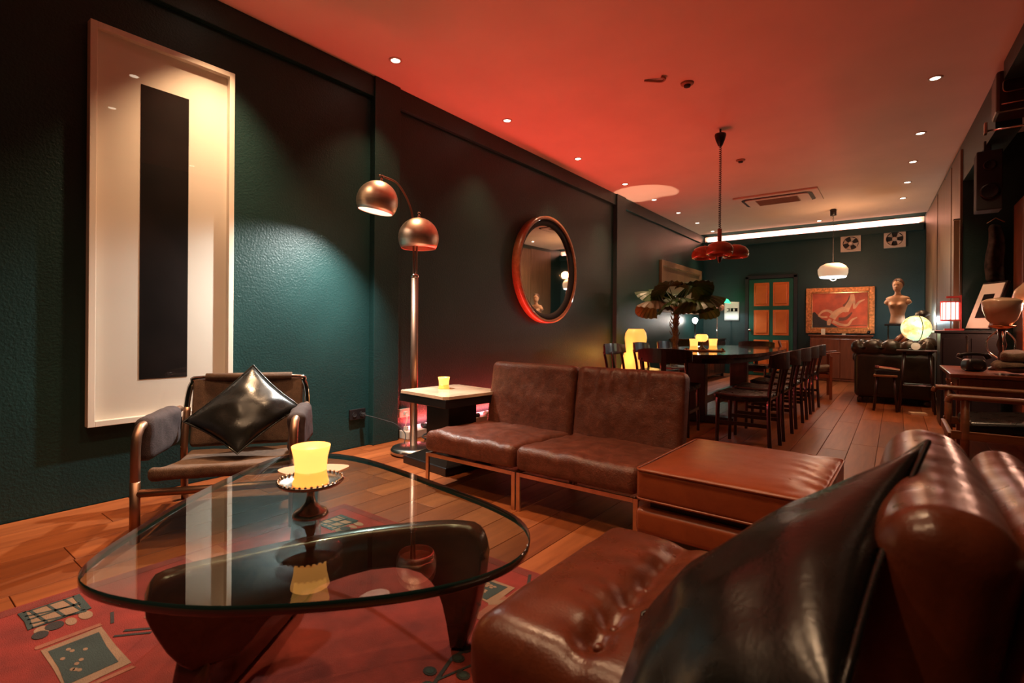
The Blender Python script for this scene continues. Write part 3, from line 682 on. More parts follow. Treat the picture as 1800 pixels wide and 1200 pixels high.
cushion('leather_cushion', 'black leather cushion standing on its corner in the canvas armchair', CL(-.30, .035, .765), CL(-.16, .315, .53), CL(-.13, -.275, .475), CL(.05, .03, .325), .075, M['lea_black'], 20, 3)

# ---------------------------------------------------------------- foreground lounge chair
fc = thing('tufted_lounge_chair', 'glossy chestnut leather lounge chair with buttoned seat in the foreground', 'armchair', (-.36, 1.12, 0))
btn = [(-.098, -.235), (-.098, -.165), (-.10, -.075), (-.105, .02), (-.112, .125), (-.12, .235)]
def fseat2(p):
    q = p.copy(); gx, gy = p.x / .36, p.y / .345
    if p.z > 0:
        q.z += .030 * (1 - gx ** 4) * (1 - gy ** 4)
        lx = -.105
        g = math.exp(-((p.x - lx) / .030) ** 2) * (1 - abs(gy) ** 6)
        q.z -= .020 * g
        for bx_, by_ in btn:
            r2 = ((p.x - bx_) ** 2 + (p.y - by_) ** 2); q.z -= .014 * math.exp(-r2 / .0009)
            # creases running off each button toward the front and back
        crease = math.sin(p.y * 60 + 2.5 * noise.noise(Vector((p.x * 5, p.y * 3, 2))))
        fall = math.exp(-abs(p.x - lx) / .11) * (1 - abs(gy) ** 4)
        q.z += .0045 * crease * fall * (.6 + noise.noise(p * 6)) + .003 * noise.noise(p * 13)
    q.x += .006 * noise.noise(Vector((0, p.y * 5, p.z * 9))); return q
se = obj('seat_cushion', pad(.72, .69, .17, .062, (52, 52, 2), fseat2, 4), M['lea_fore'], fc, (-.0, 0, .298), (0, math.radians(2), 0), True)
for bx_, by_ in btn:
    obj('button', lathe([(0, -.006), (.010, -.004), (.012, .0), (.008, .005), (0, .007)], 12), M['lea_fore'], se, (bx_, by_, .080), smooth=True)
def fback(p, sd=0):
    q = p.copy(); gy, gz = p.y / .34, p.z / .22
    q.x += (.014 * max(-1, min(1, p.x / .04)) - .004) * (1 - gy ** 4) * (1 - gz ** 4) + .007 * noise.noise(Vector((0, p.y * 6, p.z * 5 + sd)))
    if gz > .4: q.z += .0009 * math.sin(p.y * 75 + sd) * (gz - .4)
    q.z += .012 * noise.noise(Vector((sd, p.y * 3.3, 0)))
    return q
obj('back_cushion', pad(.135, .70, .46, .058, (4, 44, 22), lambda p: fback(p, 0), 5), M['lea_fore'], fc, (.385, 0, .555), (0, math.radians(10), 0), True)
obj('back_shell', pad(.085, .68, .44, .04, (3, 40, 18), lambda p: fback(p, 4), 5), M['lea_fore'], fc, (.495, .01, .535), (0, math.radians(11), 0), True)
obj('base', B(.02, 0, .125, .62, .60, .17, .01), M['redwood'], fc)
for sx in (-1, 1):
    for sy in (-1, 1): obj('foot', B(.02 + sx * .27, sy * .26, .02, .05, .05, .04, .004), M['chrome'], fc)
cushion('leather_cushion', 'black leather cushion leaning in the foreground lounge chair', (.045, 1.11, .812), (-.40, .965, .43), (-.04, .54, .655), (-.285, .53, .437), .085, M['lea_matt'], 28, 8, .004)

# ---------------------------------------------------------------- dining table and chairs
dt = thing('dining_table', 'long dark polished dining table with rounded ends', 'table', (-1.73, 6.55, 0))
def sup(a, b_, n=2.8, k=48):
    o_ = []
    for i in range(k):
        t = 2 * PI * i / k; c, s = math.cos(t), math.sin(t)
        o_.append((a * abs(c) ** (2 / n) * (1 if c >= 0 else -1), b_ * abs(s) ** (2 / n) * (1 if s >= 0 else -1)))
    return o_
obj('table_top', prism(sup(.64, 1.62), .715, .75), M['tabletop'], dt)
obj('apron', prism(sup(.56, 1.5), .655, .715), M['darkwood'], dt)
for s in (-1, 1):
    obj('pedestal', bxm(bxm(B(0, s * .95, .36, .22, .10, .60, .006), 0, s * .95, .04, .80, .12, .07, .006), 0, s * .95, .66, .7, .1, .05, .006), M['darkwood'], dt)
obj('stretcher', B(0, 0, .2, .06, 1.8, .09, .005), M['darkwood'], dt)
def dining_chair(label):
    t = thing('dining_chair', label, 'chair', (0, 0, 0), 0, 'dark dining chairs round the dining table')
    # faces +x ; back at -x
    obj('seat', pad(.43, .45, .05, .02, (4, 4, 1), lambda p: p + Vector((0, 0, -.015 * (1 - (p.x / .22) ** 2)))), M['lea_black'], t, (.02, 0, .445), (0, 0, 0), True)
    for s in (-1, 1):
        obj('leg', tube(crv([(-.20, s * .215, 0), (-.185, s * .205, .43), (-.235, s * .205, .72)]), [.017] * 4 + [.016] * 4 + [.016] * 5, 6), M['darkwood'], t)
        obj('leg', tube([(.21, s * .205, 0), (.205, s * .20, .43)], [.014, .018], 8), M['darkwood'], t)
        obj('side_stretcher', B(.005, s * .205, .22, .40, .016, .03, .002), M['darkwood'], t)
    obj('front_rail', B(.20, 0, .40, .02, .38, .05, .002), M['darkwood'], t)
    bm = bmesh.new(); rows = []
    for i in range(13):
        a = (i - 6) / 6; y = a * .255; x = -.255 + .075 * a * a - .02; hz = .135 * (1 - .30 * a ** 4)
        rows.append([bm.verts.new((x - .012 - .012 * (1 - a * a), y, .745 - hz / 2)), bm.verts.new((x - .022, y, .745 + hz / 2)), bm.verts.new((x + .0, y, .745 + hz / 2)), bm.verts.new((x + .012, y, .745 - hz / 2))])
    for a, b_ in zip(rows, rows[1:]):
        for k in range(4): bm.faces.new((a[k], a[(k + 1) % 4], b_[(k + 1) % 4], b_[k]))
    bm.faces.new(rows[0]); bm.faces.new(rows[-1])
    obj('back_rail', bm, M['darkwood'], t, smooth=False)
    obj('back_slat', B(-.225, 0, .58, .012, .05, .26, .002, RY(math.radians(-8))), M['darkwood'], t)
    return t
dc = dining_chair('dark dining chair on the aisle side of the table, nearest the camera'); dc.location = (-.99, 4.66, 0); dc.rotation_euler = (0, 0, PI)
for k, y in enumerate((5.28, 5.98, 6.66, 7.36)): dup(dc, (-.99, y, 0), PI + random.uniform(-.04, .04), '%s dark dining chair from the camera on the aisle side of the table' % ORD[k + 1])
dup(dc, (-1.74, 4.86, 0), PI / 2 + .05, 'dark dining chair at the near head of the dining table')
for k, y in enumerate((5.62, 6.45, 7.3)): dup(dc, (-2.50, y, 0), random.uniform(-.05, .05), '%s dark dining chair from the camera on the wall side of the table' % ORD[k])
dup(dc, (-1.72, 8.32, 0), -PI / 2, 'dark dining chair at the far head of the dining table, in front of the door')
# candles on tray
tr = thing('serving_tray', 'flat wooden tray with three lights on the dining table', 'tray', (-1.72, 5.85, .75), .35)
obj('board', prism(rrect(.42, .34, .04), .0, .014), M['teak'], tr)
for s in (-1, 1): obj('handle', B(s * .19, 0, .022, .02, .14, .016, .004), M['teak'], tr)
tz = .7645
votive('votive_candle', 'lit amber candle cup on the left of the dining table tray', (-1.80, 5.74, tz), .046, .12, None, .5)
votive('votive_candle', 'lit amber candle cup on the right of the dining table tray', (-1.66, 5.98, tz), .046, .12, None, .5)
gb = thing('goblet_lamp', 'lit amber globe on a black foot in the middle of the dining table tray', 'candle', (-1.75, 5.86, tz))
obj('foot', lathe([(0, 0), (.05, 0), (.045, .012), (.014, .035), (.011, .075), (.03, .088), (0, .09)], 20), M['black'], gb, smooth=True)
obj('globe', lathe([(0, .088), (.04, .09), (.062, .11), (.068, .135), (.062, .16), (.05, .172), (.046, .17), (.05, .13), (0, .10)], 24), M['votive'], gb, smooth=True)
light('flame_light', 'POINT', (0, 0, .2), .5, (1, .5, .16), gb, .02)

# ---------------------------------------------------------------- pendants
pd = thing('cluster_pendant', 'burnt-orange pendant with three domed shades over the dining table', 'pendant', (-1.484, 5.56, H))
obj('ceiling_hook', tube([(0, 0, 0), (0, 0, -.06)], .01, 8), M['black'], pd)
obj('canopy', lathe([(0, -.05), (.055, -.052), (.058, -.07), (.045, -.12), (.022, -.175), (.01, -.185), (0, -.185)], 20), M['black'], pd, smooth=True)
coil = [(.011 * math.cos(k * .9), .011 * math.sin(k * .9), -.185 - .87 * k / 300) for k in range(301)]
obj('coiled_cord', tube(coil, .0042, 5), M['black'], pd, smooth=True)
obj('stem', tube([(0, 0, -1.05), (0, 0, -1.34)], .022, 12), M['redwood'], pd, smooth=True)
obj('hub', lathe([(0, -1.19), (.05, -1.20), (.06, -1.29), (.03, -1.36), (.012, -1.40), (0, -1.41)], 16), M['darkwood'], pd, smooth=True)
for k in range(3):
    a = math.radians(-75 + 120 * k); c = Vector((.175 * math.cos(a), .175 * math.sin(a), -1.285 - .0))
    sh = obj('shade', lathe([(.02, .075), (.06, .068), (.105, .045), (.13, .01), (.135, -.03), (.125, -.062), (.118, -.06), (.127, -.03), (.12, .01), (.095, .04), (.02, .068)], 32, cap=False), M['orange_glass'], pd, c, (0, 0, 0), True)
    obj('bracket', tube([(-c.x * .7, -c.y * .7, .02), (0, 0, .08)], .009, 6), M['darkwood'], sh, smooth=True)
pw = thing('opal_pendant', 'glowing white flattened globe pendant near the end wall', 'pendant', (-.885, 10.43, H))
obj('canopy', lathe([(0, 0), (.04, 0), (.055, -.02), (.05, -.03), (.048, -.11), (0, -.11)], 18), M['black'], pw, smooth=True)
obj('cord', tube([(.008 * math.cos(k * 1.1), .008 * math.sin(k * 1.1), -.11 - .80 * k / 160) for k in range(161)], .004, 5), M['black'], pw, smooth=True)
obj('shade', lathe([(.03, .145), (.12, .14), (.19, .10), (.228, .04), (.225, -.03), (.205, -.085)], 36, cap=False), M['opal'], pw, (0, 0, -1.09), (0, 0, 0), True)
obj('diffuser', lathe([(.205, -.085), (.19, -.105), (.10, -.112), (0, -.114)], 36, cap=False), M['opal_low'], pw, (0, 0, -1.09), (0, 0, 0), True)
obj('band', tube([(.235 * math.cos(a) , 0, .155 * math.sin(a)) for a in [PI / 2 + PI * k / 14 for k in range(15)]], .006, 6), M['black'], pw, (.02, -.03, -1.085), (0, 0, -.9), True)
obj('pull', tube(crv([(-.05, 0, -.1), (-.02, 0, -.15), (.04, 0, -.145), (.05, 0, -.1)]), .007, 6), M['shade_in'], pw, (0, 0, -1.09), smooth=True)
light('pendant_light', 'POINT', (0, 0, -1.30), 14, (1, .82, .66), pw, .1)
light('pendant_light', 'POINT', (.12, -.12, -.86), 26, (1, .50, .24), pw, .08)

# ---------------------------------------------------------------- exhaust fans
def fan(x, z, label, rot):
    t = thing('exhaust_fan', label, 'fan', (x, YB + .01, z))
    bm = bmesh.new(); sq = .165; n = 32
    o_ = []; i_ = []
    for k in range(n):
        a = 2 * PI * k / n; m = max(abs(math.cos(a)), abs(math.sin(a))); o_.append((sq * math.cos(a) / m, sq * math.sin(a) / m)); i_.append((.135 * math.cos(a), .135 * math.sin(a)))
    vs_ = [[bm.verts.new((p[0], y, p[1])) for p in L] for L, y in ((o_, 0), (o_, -.07), (i_, -.07), (i_, 0))]
    for a, b_ in zip(vs_, vs_[1:]):
        for k in range(n): bm.faces.new((a[k], a[(k + 1) % n], b_[(k + 1) % n], b_[k]))
    obj('housing', bm, M['clay'], t)
    obj('shadow_box', lathe([(0, 0), (.134, 0), (.134, .004), (0, .004)], 24), M['blackmat'], t, (0, -.003, 0), (PI / 2, 0, 0))
    obj('ring', lathe([(.13, .07), (.142, .078), (.15, .07)], 32, cap=False), M['clay'], t, (0, 0, 0), (PI / 2, 0, 0), True)
    hb = obj('hub', lathe([(0, .05), (.035, .05), (.04, .03), (.04, 0), (0, 0)], 16), M['clay'], t, (0, -.012, 0), (PI / 2, rot, 0), True)
    bm = bmesh.new(); L = []
    for k in range(7):
        r = .03 + .095 * k / 6; w = .5 * (.4 + .6 * k / 6); 
        L.append([bm.verts.new((r * math.cos(-w * .8), r * math.sin(-w * .8), .012)), bm.verts.new((r * math.cos(w * .8), r * math.sin(w * .8), .04)), bm.verts.new((r * math.cos(w * .8), r * math.sin(w * .8), .044)), bm.verts.new((r * math.cos(-w * .8), r * math.sin(-w * .8), .016))])
    for a, b_ in zip(L, L[1:]):
        for k in range(4): bm.faces.new((a[k], a[(k + 1) % 4], b_[(k + 1) % 4], b_[k]))
    bm.faces.new(L[0]); bm.faces.new(L[-1])
    bl = obj('blade', bm, M['clay'], hb)
    for k in range(1, 4): inst(bl, hb, (0, 0, 0), (0, 0, k * PI / 2))
    return t
fan(-.72, 2.70, 'square exhaust fan high on the end wall, left of the pair', .3)
fan(-.03, 2.72, 'square exhaust fan high on the end wall, right of the pair', .8)

# ---------------------------------------------------------------- painting on the end wall
pt = thing('gilt_painting', 'gilt-framed painting of a reclining figure on red, on the end wall', 'picture', (-.90, YB + .0, 1.382))
pw2, ph2 = .575, .455
def framebar(x0, x1, z0, z1, y, d, mat, name): return obj(name, B((x0 + x1) / 2, y, (z0 + z1) / 2, abs(x1 - x0), d, abs(z1 - z0), .006), mat, pt)
for s in (-1, 1):
    framebar(s * pw2, s * (pw2 - .09), -ph2, ph2, -.04, .08, M['gilt'], 'frame_side')
    framebar(-pw2 + .09, pw2 - .09, s * ph2, s * (ph2 - .09), -.04, .078, M['gilt'], 'frame_rail')
    framebar(s * (pw2 - .09), s * (pw2 - .115), -ph2 + .09, ph2 - .09, -.035, .05, M['giltrim'], 'inner_fillet')
    framebar(-pw2 + .115, pw2 - .115, s * (ph2 - .09), s * (ph2 - .115), -.035, .05, M['giltrim'], 'inner_fillet')
cv = obj('canvas', B(0, -.022, 0, 2 * (pw2 - .10), .01, 2 * (ph2 - .10)), M['paint_red'], pt)
def cpix(x, y): return ((x - 702) / 835 * .93, -(y - 530) / 480 * .69)   # photo detail -> canvas place
def stroke(bm, pts, ws, y):
    P = [Vector(cpix(*p)) for p in pts]; q = crv([(p.x, p.y, 0) for p in P], 5); n = len(q); W_ = [ws[min(int(i / 5), len(ws) - 1)] + ((ws[min(int(i / 5) + 1, len(ws) - 1)] - ws[min(int(i / 5), len(ws) - 1)]) * (i % 5) / 5) for i in range(n)]
    L_, R2 = [], []
    for i in range(n):
        t = (q[min(i + 1, n - 1)] - q[max(i - 1, 0)]).normalized(); nn = Vector((-t.y, t.x, 0)) * W_[i] / 2
        L_.append(bm.verts.new((q[i].x + nn.x, y, q[i].y + nn.y))); R2.append(bm.verts.new((q[i].x - nn.x, y, q[i].y - nn.y)))
    for i in range(n - 1): bm.faces.new((L_[i], L_[i + 1], R2[i + 1], R2[i]))
bm = bmesh.new(); bm.faces.new([bm.verts.new((x, -.0275, z)) for x, z in [cpix(*p) for p in ((288, 768), (700, 768), (560, 700), (420, 640), (320, 545), (288, 560))]])
obj('painted_drape', bm, M['paint_dark'], cv)
bm = bmesh.new(); stroke(bm, [(690, 650), (800, 640), (890, 560)], [.07, .06, .02], -.0278); stroke(bm, [(760, 470), (830, 420), (860, 330)], [.05, .06, .03], -.0278); stroke(bm, [(850, 745), (960, 735), (1100, 735)], [.01, .02, .015], -.0278)
obj('painted_shadow', bm, M['paint_shadow'], cv)
bm = bmesh.new()
stroke(bm, [(590, 640), (650, 570), (740, 520), (810, 520)], [.12, .115, .10, .11], -.0290)
stroke(bm, [(790, 540), (845, 450), (880, 380), (890, 310)], [.11, .09, .075, .05], -.0294)
stroke(bm, [(895, 310), (915, 400), (920, 510)], [.05, .05, .03], -.0298)
stroke(bm, [(930, 500), (980, 430), (1020, 405), (1075, 385)], [.03, .04, .035, .012], -.0292)
stroke(bm, [(590, 560), (520, 530), (440, 545), (380, 600)], [.06, .045, .04, .03], -.0296)
stroke(bm, [(380, 600), (440, 620), (520, 620)], [.03, .035, .03], -.0302)
stroke(bm, [(600, 680), (720, 725), (830, 730), (890, 660), (965, 625)], [.06, .05, .045, .035, .02], -.0300)
stroke(bm, [(565, 650), (545, 690), (540, 735)], [.05, .075, .05], -.0304)
obj('painted_figure', bm, M['paint_skin'], cv)
ms = thing('mantel_cabinet', 'dark red cabinet below the gilt painting', 'cabinet', (-.86, 11.78, 0))
obj('body', B(0, 0, .44, 1.0, .36, .86, .006), M['redwood'], ms)
for s in (-1, 1): obj('door', B(s * .245, -.19, .44, .47, .02, .76, .006), M['redwood'], ms)
obj('top', B(0, -.01, .885, 1.06, .42, .03, .006), M['redwood'], ms)
tag(obj('card', B(0, 0, .06, .07, .004, .12, 0, RX(-.2)), M['cream_card'], None, (-1.14, 11.62, .9)), 'small cream card standing below the gilt painting', 'card')
pl_ = thing('picture_lamp', 'small spotlight on the cabinet shining at the gilt painting', 'lamp', (-.42, 11.66, .9))
obj('base', lathe([(0, 0), (.035, 0), (.035, .012), (.01, .02), (0, .02)], 16), M['black'], pl_, smooth=True)
obj('head', lathe([(.0, 0), (.02, .005), (.028, .05), (.024, .05), (.0, .02)], 14), M['black'], pl_, (0, 0, .03), (-.55, .35, 0), True)
light('picture_light', 'SPOT', (0, 0, .075), 5, (1, .72, .45), pl_, .02, (math.radians(150), math.radians(-14), 0), math.radians(120), .6)
tag(obj('matchbox', B(0, 0, .014, .06, .04, .028, .002), M['cream_card'], None, (-.80, 11.62, .9)), 'tiny pale box on the cabinet below the painting', 'box')

# ---------------------------------------------------------------- poster, sideboard and lamps in the far left corner
ps = thing('poster', 'white poster with a dark photo strip hanging on the end wall', 'poster', (-2.93, YB - .005, 1.39))
bm = bmesh.new(); g = []
for i in range(9):
    row = []
    for j in range(9):
        u, v = i / 8, j / 8; row.append(bm.verts.new((-.155 + .31 * u, -.004 - .02 * (1 - v) ** 3 * (.4 + u), -.20 + .42 * v - .0 * u + (.0 if v < .95 else -.02 * abs(u - .3)))))
    g.append(row)
for i in range(8):
    for j in range(8): bm.faces.new((g[i][j], g[i + 1][j], g[i + 1][j + 1], g[i][j + 1]))
po = obj('sheet', bm, M['poster'], ps, smooth=True); so = po.modifiers.new('t', 'SOLIDIFY'); so.thickness = .002
obj('photo_strip', B(.012, -.014, .035, .225, .002, .075), M['ink'], ps)
obj('photo_figure', bxm(bxm(B(-.03, -.0155, .035, .02, .002, .07), .05, -.0155, .03, .03, .002, .055), -.085, -.0155, .035, .04, .002, .05), M['poster'], ps)
sb = thing('sideboard', 'low dark sideboard against the left wall under the corner lamp', 'sideboard', (-3.20, 10.52, 0))
obj('body', B(-.0, 0, .42, .62, 1.56, .70, .006), M['darkwood'], sb)
obj('top', B(0, 0, .785, .66, 1.60, .03, .004), M['tabletop'], sb)
for k in range(4): 
    dd = obj('door', B(.312, -.57 + k * .38, .42, .018, .365, .62, .004), M['darkwood'], sb); obj('knob', lathe([(0, 0), (.012, .004), (.012, .018), (0, .022)], 10), M['chrome'], dd, (.32, -.43 + k * .38, .45), (0, PI / 2, 0), True)
for sx in (-1, 1):
    for sy in (-1, 1): obj('leg', B(sx * .27, sy * .72, .035, .05, .05, .07), M['darkwood'], sb)
bl = thing('bulb_lamp', 'bare glowing bulb lamp on the sideboard in the far corner', 'lamp', (-3.38, 10.85, .80))
obj('base', lathe([(0, 0), (.06, 0), (.06, .015), (.012, .03), (.01, .26), (.022, .27), (.02, .31), (0, .31)], 18), M['black'], bl, smooth=True)
obj('bulb', lathe([(0, .30), (.02, .31), (.05, .35), (.055, .385), (.04, .42), (0, .435)], 18), emit('hot_bulb', (1, .95, .88), 42), bl, smooth=True)
light('bulb_light', 'POINT', (.02, 0, .375), 65, (1, .84, .70), bl, .05)
bs = thing('silver_bowl', 'tiny silver bowl on the sideboard beside the bulb lamp', 'bowl', (-3.12, 10.55, .80)); obj('bowl', lathe([(0, 0), (.03, 0), (.06, .03), (.062, .03), (.03, .005), (0, .006)], 18), M['chrome'], bs, smooth=True)
lfm = thing('wall_mirror', 'brown-framed rectangular picture on the left wall above the palm', 'picture', (XL, 10.45, 1.80))
for s in (-1, 1):
    obj('frame_side', B(.03, s * 1.17, 0, .06, .10, .98, .006), M['panelwood'], lfm)
    obj('frame_rail', B(.03, 0, s * .44, .06, 2.24, .10, .006), M['panelwood'], lfm)
    obj('inner_fillet', B(.03, 0, s * .385, .05, 2.2, .014, .002), M['giltrim'], lfm)
obj('canvas', B(.02, 0, 0, .01, 2.26, .8), M['panelwood'], lfm)
gl = thing('reading_lamp', 'slender reading lamp with a green glowing shade in front of the poster', 'lamp', (-3.11, 11.50, .0))
obj('base', lathe([(0, 0), (.12, 0), (.12, .02), (.012, .03), (0, .03)], 24), M['black'], gl, smooth=True)
obj('pole', tube([(0, 0, .02), (0, 0, 1.62)], .010, 8), M['chrome'], gl, smooth=True)
obj('clamp', lathe([(.012, 1.27), (.024, 1.28), (.024, 1.32), (.012, 1.33)], 10), M['chrome'], gl, smooth=True)
sh = obj('shade', lathe([(.03, .09), (.07, .07), (.125, .0), (.12, .0), (.065, .06), (.03, .08)], 24, cap=False), emit('green_glass_shade', (.05, 1, .42), 1.6, (.05, .6, .3)), gl, (.17, -.05, 1.56), (0, .12, 0), True)
obj('arm', tube(crv([(0, 0, 1.62), (.06, -.01, 1.67), (.16, -.05, 1.65)]), .007, 6), M['chrome'], gl, smooth=True)
obj('tag', lathe([(0, 0), (.075, 0), (.075, .006), (0, .006)], 20), M['redwood'], gl, (.09, -.06, 1.46), (PI / 2, 0, 0))
light('green_light', 'POINT', (.17, -.05, 1.69), 1.6, (.05, 1, .40), gl, .05)
light('shade_light', 'SPOT', (.17, -.05, 1.545), 16, (.72, .95, 1), gl, .05, (0, 0, 0), math.radians(150), .3)
ylm = thing('resin_lamp', 'glowing yellow waisted lamp standing against the left wall behind the dining chairs', 'lamp', (-3.27, 7.55, 0))
bm = bmesh.new(); rings = []
for z, rx, ry in ((0, .19, .28), (.04, .20, .31), (.30, .19, .30), (.55, .16, .255), (.68, .13, .215), (.76, .125, .225), (.84, .13, .245), (.92, .12, .235), (.97, .10, .19), (.985, .085, .165)):
    rings.append([bm.verts.new((rx * abs(math.cos(t)) ** .7 * (1 if math.cos(t) >= 0 else -1), ry * abs(math.sin(t)) ** .7 * (1 if math.sin(t) >= 0 else -1), z)) for t in [2 * PI * k / 32 for k in range(32)]])
for a, b_ in zip(rings, rings[1:]):
    for k in range(32): bm.faces.new((a[k], a[(k + 1) % 32], b_[(k + 1) % 32], b_[k]))
obj('body', bm, M['yellow'], ylm, smooth=True)
obj('rim', tube([(.087 * abs(math.cos(t)) ** .7 * (1 if math.cos(t) >= 0 else -1), .167 * abs(math.sin(t)) ** .7 * (1 if math.sin(t) >= 0 else -1), .985) for t in [2 * PI * k / 32 for k in range(33)]], .005, 6, cap=False), M['yellow'], ylm, smooth=True)
light('up_light', 'SPOT', (0, 0, .86), 150, (1, .62, .42), ylm, .015, (PI, math.radians(3), 0), math.radians(26), .08)
light('body_light', 'POINT', (0, -.42, .6), 3, (1, .5, .10), ylm, .1)
light('body_light', 'POINT', (.30, 0, .6), 2, (1, .5, .10), ylm, .1)

# ---------------------------------------------------------------- palm
pm = thing('fan_palm', 'potted fan palm with broad dark leaves behind the dining table', 'plant', (-2.90, 8.25, 0))
obj('pot', lathe([(0, 0), (.15, 0), (.20, .34), (.215, .36), (.20, .38), (.18, .36), (0, .34)], 28), M['black'], pm, smooth=True)
tk = crv([(0, 0, .34), (.01, .0, .7), (.015, 0, 1.05), (.03, .01, 1.36)], 8)
obj('trunk', tube(tk, [.055 + .012 * math.sin(i * 1.9) - .0006 * i for i in range(len(tk))], 12), M['bark'], pm, smooth=True)
bm = bmesh.new()
for k in range(46):
    z = .75 + .6 * random.random(); a = random.random() * 6.28; r = .05
    tube([(r * math.cos(a), r * math.sin(a), z), ((r + .03) * math.cos(a), (r + .03) * math.sin(a), z + .05), ((r + .028) * math.cos(a + .3), (r + .028) * math.sin(a + .3), z + .075)], [.010, .006, .002], 5, bm)
obj('trunk_fibre', bm, M['bark'], pm)
def fanleaf(az, elev, L, size, mat, droop=.5, roll=0):
    bm = bmesh.new(); top = Vector((.03, .01, 1.34)); dirh = Vector((math.cos(az), math.sin(az), 0))
    stem = crv([top, top + dirh * L * .4 + Vector((0, 0, L * .5 * math.sin(elev) + .03)), top + dirh * L * math.cos(elev) + Vector((0, 0, L * math.sin(elev)))], 5)
    stm = obj('leaf_stalk', tube(stem, [.010 - .0005 * i for i in range(len(stem))], 6), M['leaf'], pm, smooth=True)
    tip = stem[-1]; side = Vector((-dirh.y, dirh.x, 0)); side = Matrix.Rotation(roll, 3, dirh) @ side
    nr, na = 6, 30; rows = []
    for j in range(na + 1):
        a = math.radians(-125 + 250 * j / na); row = []
        for i in range(nr + 1):
            r = size * (i / nr) * (1 - .13 * abs(math.sin(a * 1.0)) + (.012 if j % 2 else -.012) * (i / nr))
            zz = (.035 * size / .4 * (1 if j % 2 else -1)) * (i / nr) ** 1.0 * .28 - droop * (i / nr) ** 2 * size * (.45 + .35 * abs(math.sin(a)))
            p = tip + dirh * r * math.cos(a) * math.cos(elev * .5) + side * r * math.sin(a) + Vector((0, 0, zz + r * math.cos(a) * math.sin(elev) * .35))
            row.append(bm.verts.new(p))
        rows.append(row)
    for a, b_ in zip(rows, rows[1:]):
        for i in range(nr): bm.faces.new((a[i], a[i + 1], b_[i + 1], b_[i]))
    obj('leaf', bm, mat, pm)
for az, el, L, sz, mt, dr, rl in [(-2.2, .25, .40, .36, 'leaf_dry', .75, .2), (-1.2, .35, .38, .38, 'leaf', .6, .2), (-2.7, .65, .42, .36, 'leaf', .5, -.3), (-.5, .25, .42, .40, 'leaf', .8, -.1), (.3, .45, .42, .38, 'leaf', .6, .3), (1.0, .3, .45, .40, 'leaf_dry', .7, 0), (1.9, .6, .40, .36, 'leaf', .5, .2), (-1.7, .9, .42, .36, 'leaf', .35, .4), (-.2, .9, .44, .38, 'leaf', .4, -.4), (2.6, .8, .40, .34, 'leaf', .4, .3), (.9, 1.0, .46, .36, 'leaf', .4, -.3)]:
    fanleaf(az, el, L, sz, M[mt], dr, rl)

# ---------------------------------------------------------------- right-hand far group
so_ = thing('chesterfield_sofa', 'dark buttoned leather sofa with rolled arm along the right wall', 'sofa', (-.03, 9.15, 0))
obj('body', pad(.86, 1.44, .62, .07, (8, 10, 6)), M['lea_green'], so_, (0, 0, .39), (0, 0, 0), True)
def tuft(p, L, n):
    q = p.copy()
    for k in range(n):
        x = -L / 2 + L * (k + .5) / n; dd = math.exp(-((p.x - x) / .035) ** 2); q.z -= .035 * dd if p.z > 0 else 0; q.y += .02 * dd if p.y < 0 else 0
    return q
for y in (-.66, .66):
    rl_ = obj('rolled_arm', pad(.90, .20, .20, .092, (40, 2, 2), lambda p: tuft(p, .82, 4), 5), M['lea_green'], so_, (-.02, y, .76), (0, 0, 0), True)
    for k in range(4): obj('button', lathe([(0, 0), (.014, .004), (0, .01)], 10), M['lea_green'], rl_, (-.41 + .82 * (k + .5) / 4, -.03, .072), (.3, 0, 0), True)
obj('back_roll', pad(.22, 1.42, .22, .10, (2, 30, 2), lambda p: Vector((p.x, p.y, p.z - .03 * (.5 + .5 * math.cos(p.y * 28)) * (p.z > 0)))), M['lea_green'], so_, (.36, 0, .80), (0, 0, 0), True)
obj('seat_cushion', pad(.64, 1.1, .14, .05, (6, 8, 2)), M['lea_green'], so_, (-.14, 0, .60 + .02), (0, 0, 0), True)
for sx in (-1, 1):
    for sy in (-1, 1): obj('bun_foot', lathe([(0, 0), (.03, 0), (.04, .03), (.035, .07), (.02, .085), (0, .085)], 14), M['darkwood'], so_, (sx * .36, sy * .63, 0), smooth=True)
for k, (a, b_) in enumerate((((-.02, 8.72, .82), (.10, 8.95, .95)), ((.06, 8.72, .82), (.20, 8.95, .96)))):
    tag(obj('rolled_magazine', tube([a, ((a[0] + b_[0]) / 2, (a[1] + b_[1]) / 2, (a[2] + b_[2]) / 2 + .01), b_], [.028, .034, .030], 10), M['redwood'], None, smooth=True), 'brown rolled bundle resting on the sofa arm, %s of two' % ('left', 'right')[k], 'roll')
sg = thing('tall_stool', 'slim dark stool carrying the lit globe in front of the sofa', 'stool', (.205, 7.93, 0))
obj('seat', B(0, 0, .75, .40, .32, .02, .006), M['darkwood'], sg)
for sx in (-1, 1):
    for sy in (-1, 1): obj('leg', tube([(sx * .17, sy * .14, 0), (sx * .12, sy * .10, .745)], [.014, .018], 8), M['darkwood'], sg, smooth=True)
    obj('stretcher', tube([(sx * .155, -.125, .24), (sx * .155, .125, .24)], .010, 6), M['darkwood'], sg)
for sy in (-1, 1): obj('stretcher', tube([(-.148, sy * .118, .33), (.148, sy * .118, .33)], .011, 6), M['darkwood'], sg)
gbm = thing('globe_lamp', 'glowing illuminated world globe on the slim stool', 'globe', (.195, 7.9, .76))
obj('foot', lathe([(0, 0), (.075, 0), (.07, .012), (.02, .02), (.014, .10), (0, .10)], 24), M['black'], gbm, smooth=True)
obj('sphere', lathe([(.152 * math.sin(PI * k / 20) if 0 < k < 20 else 0, .265 - .152 * math.cos(PI * k / 20)) for k in range(21)], 36), M['globe'], gbm, smooth=True)
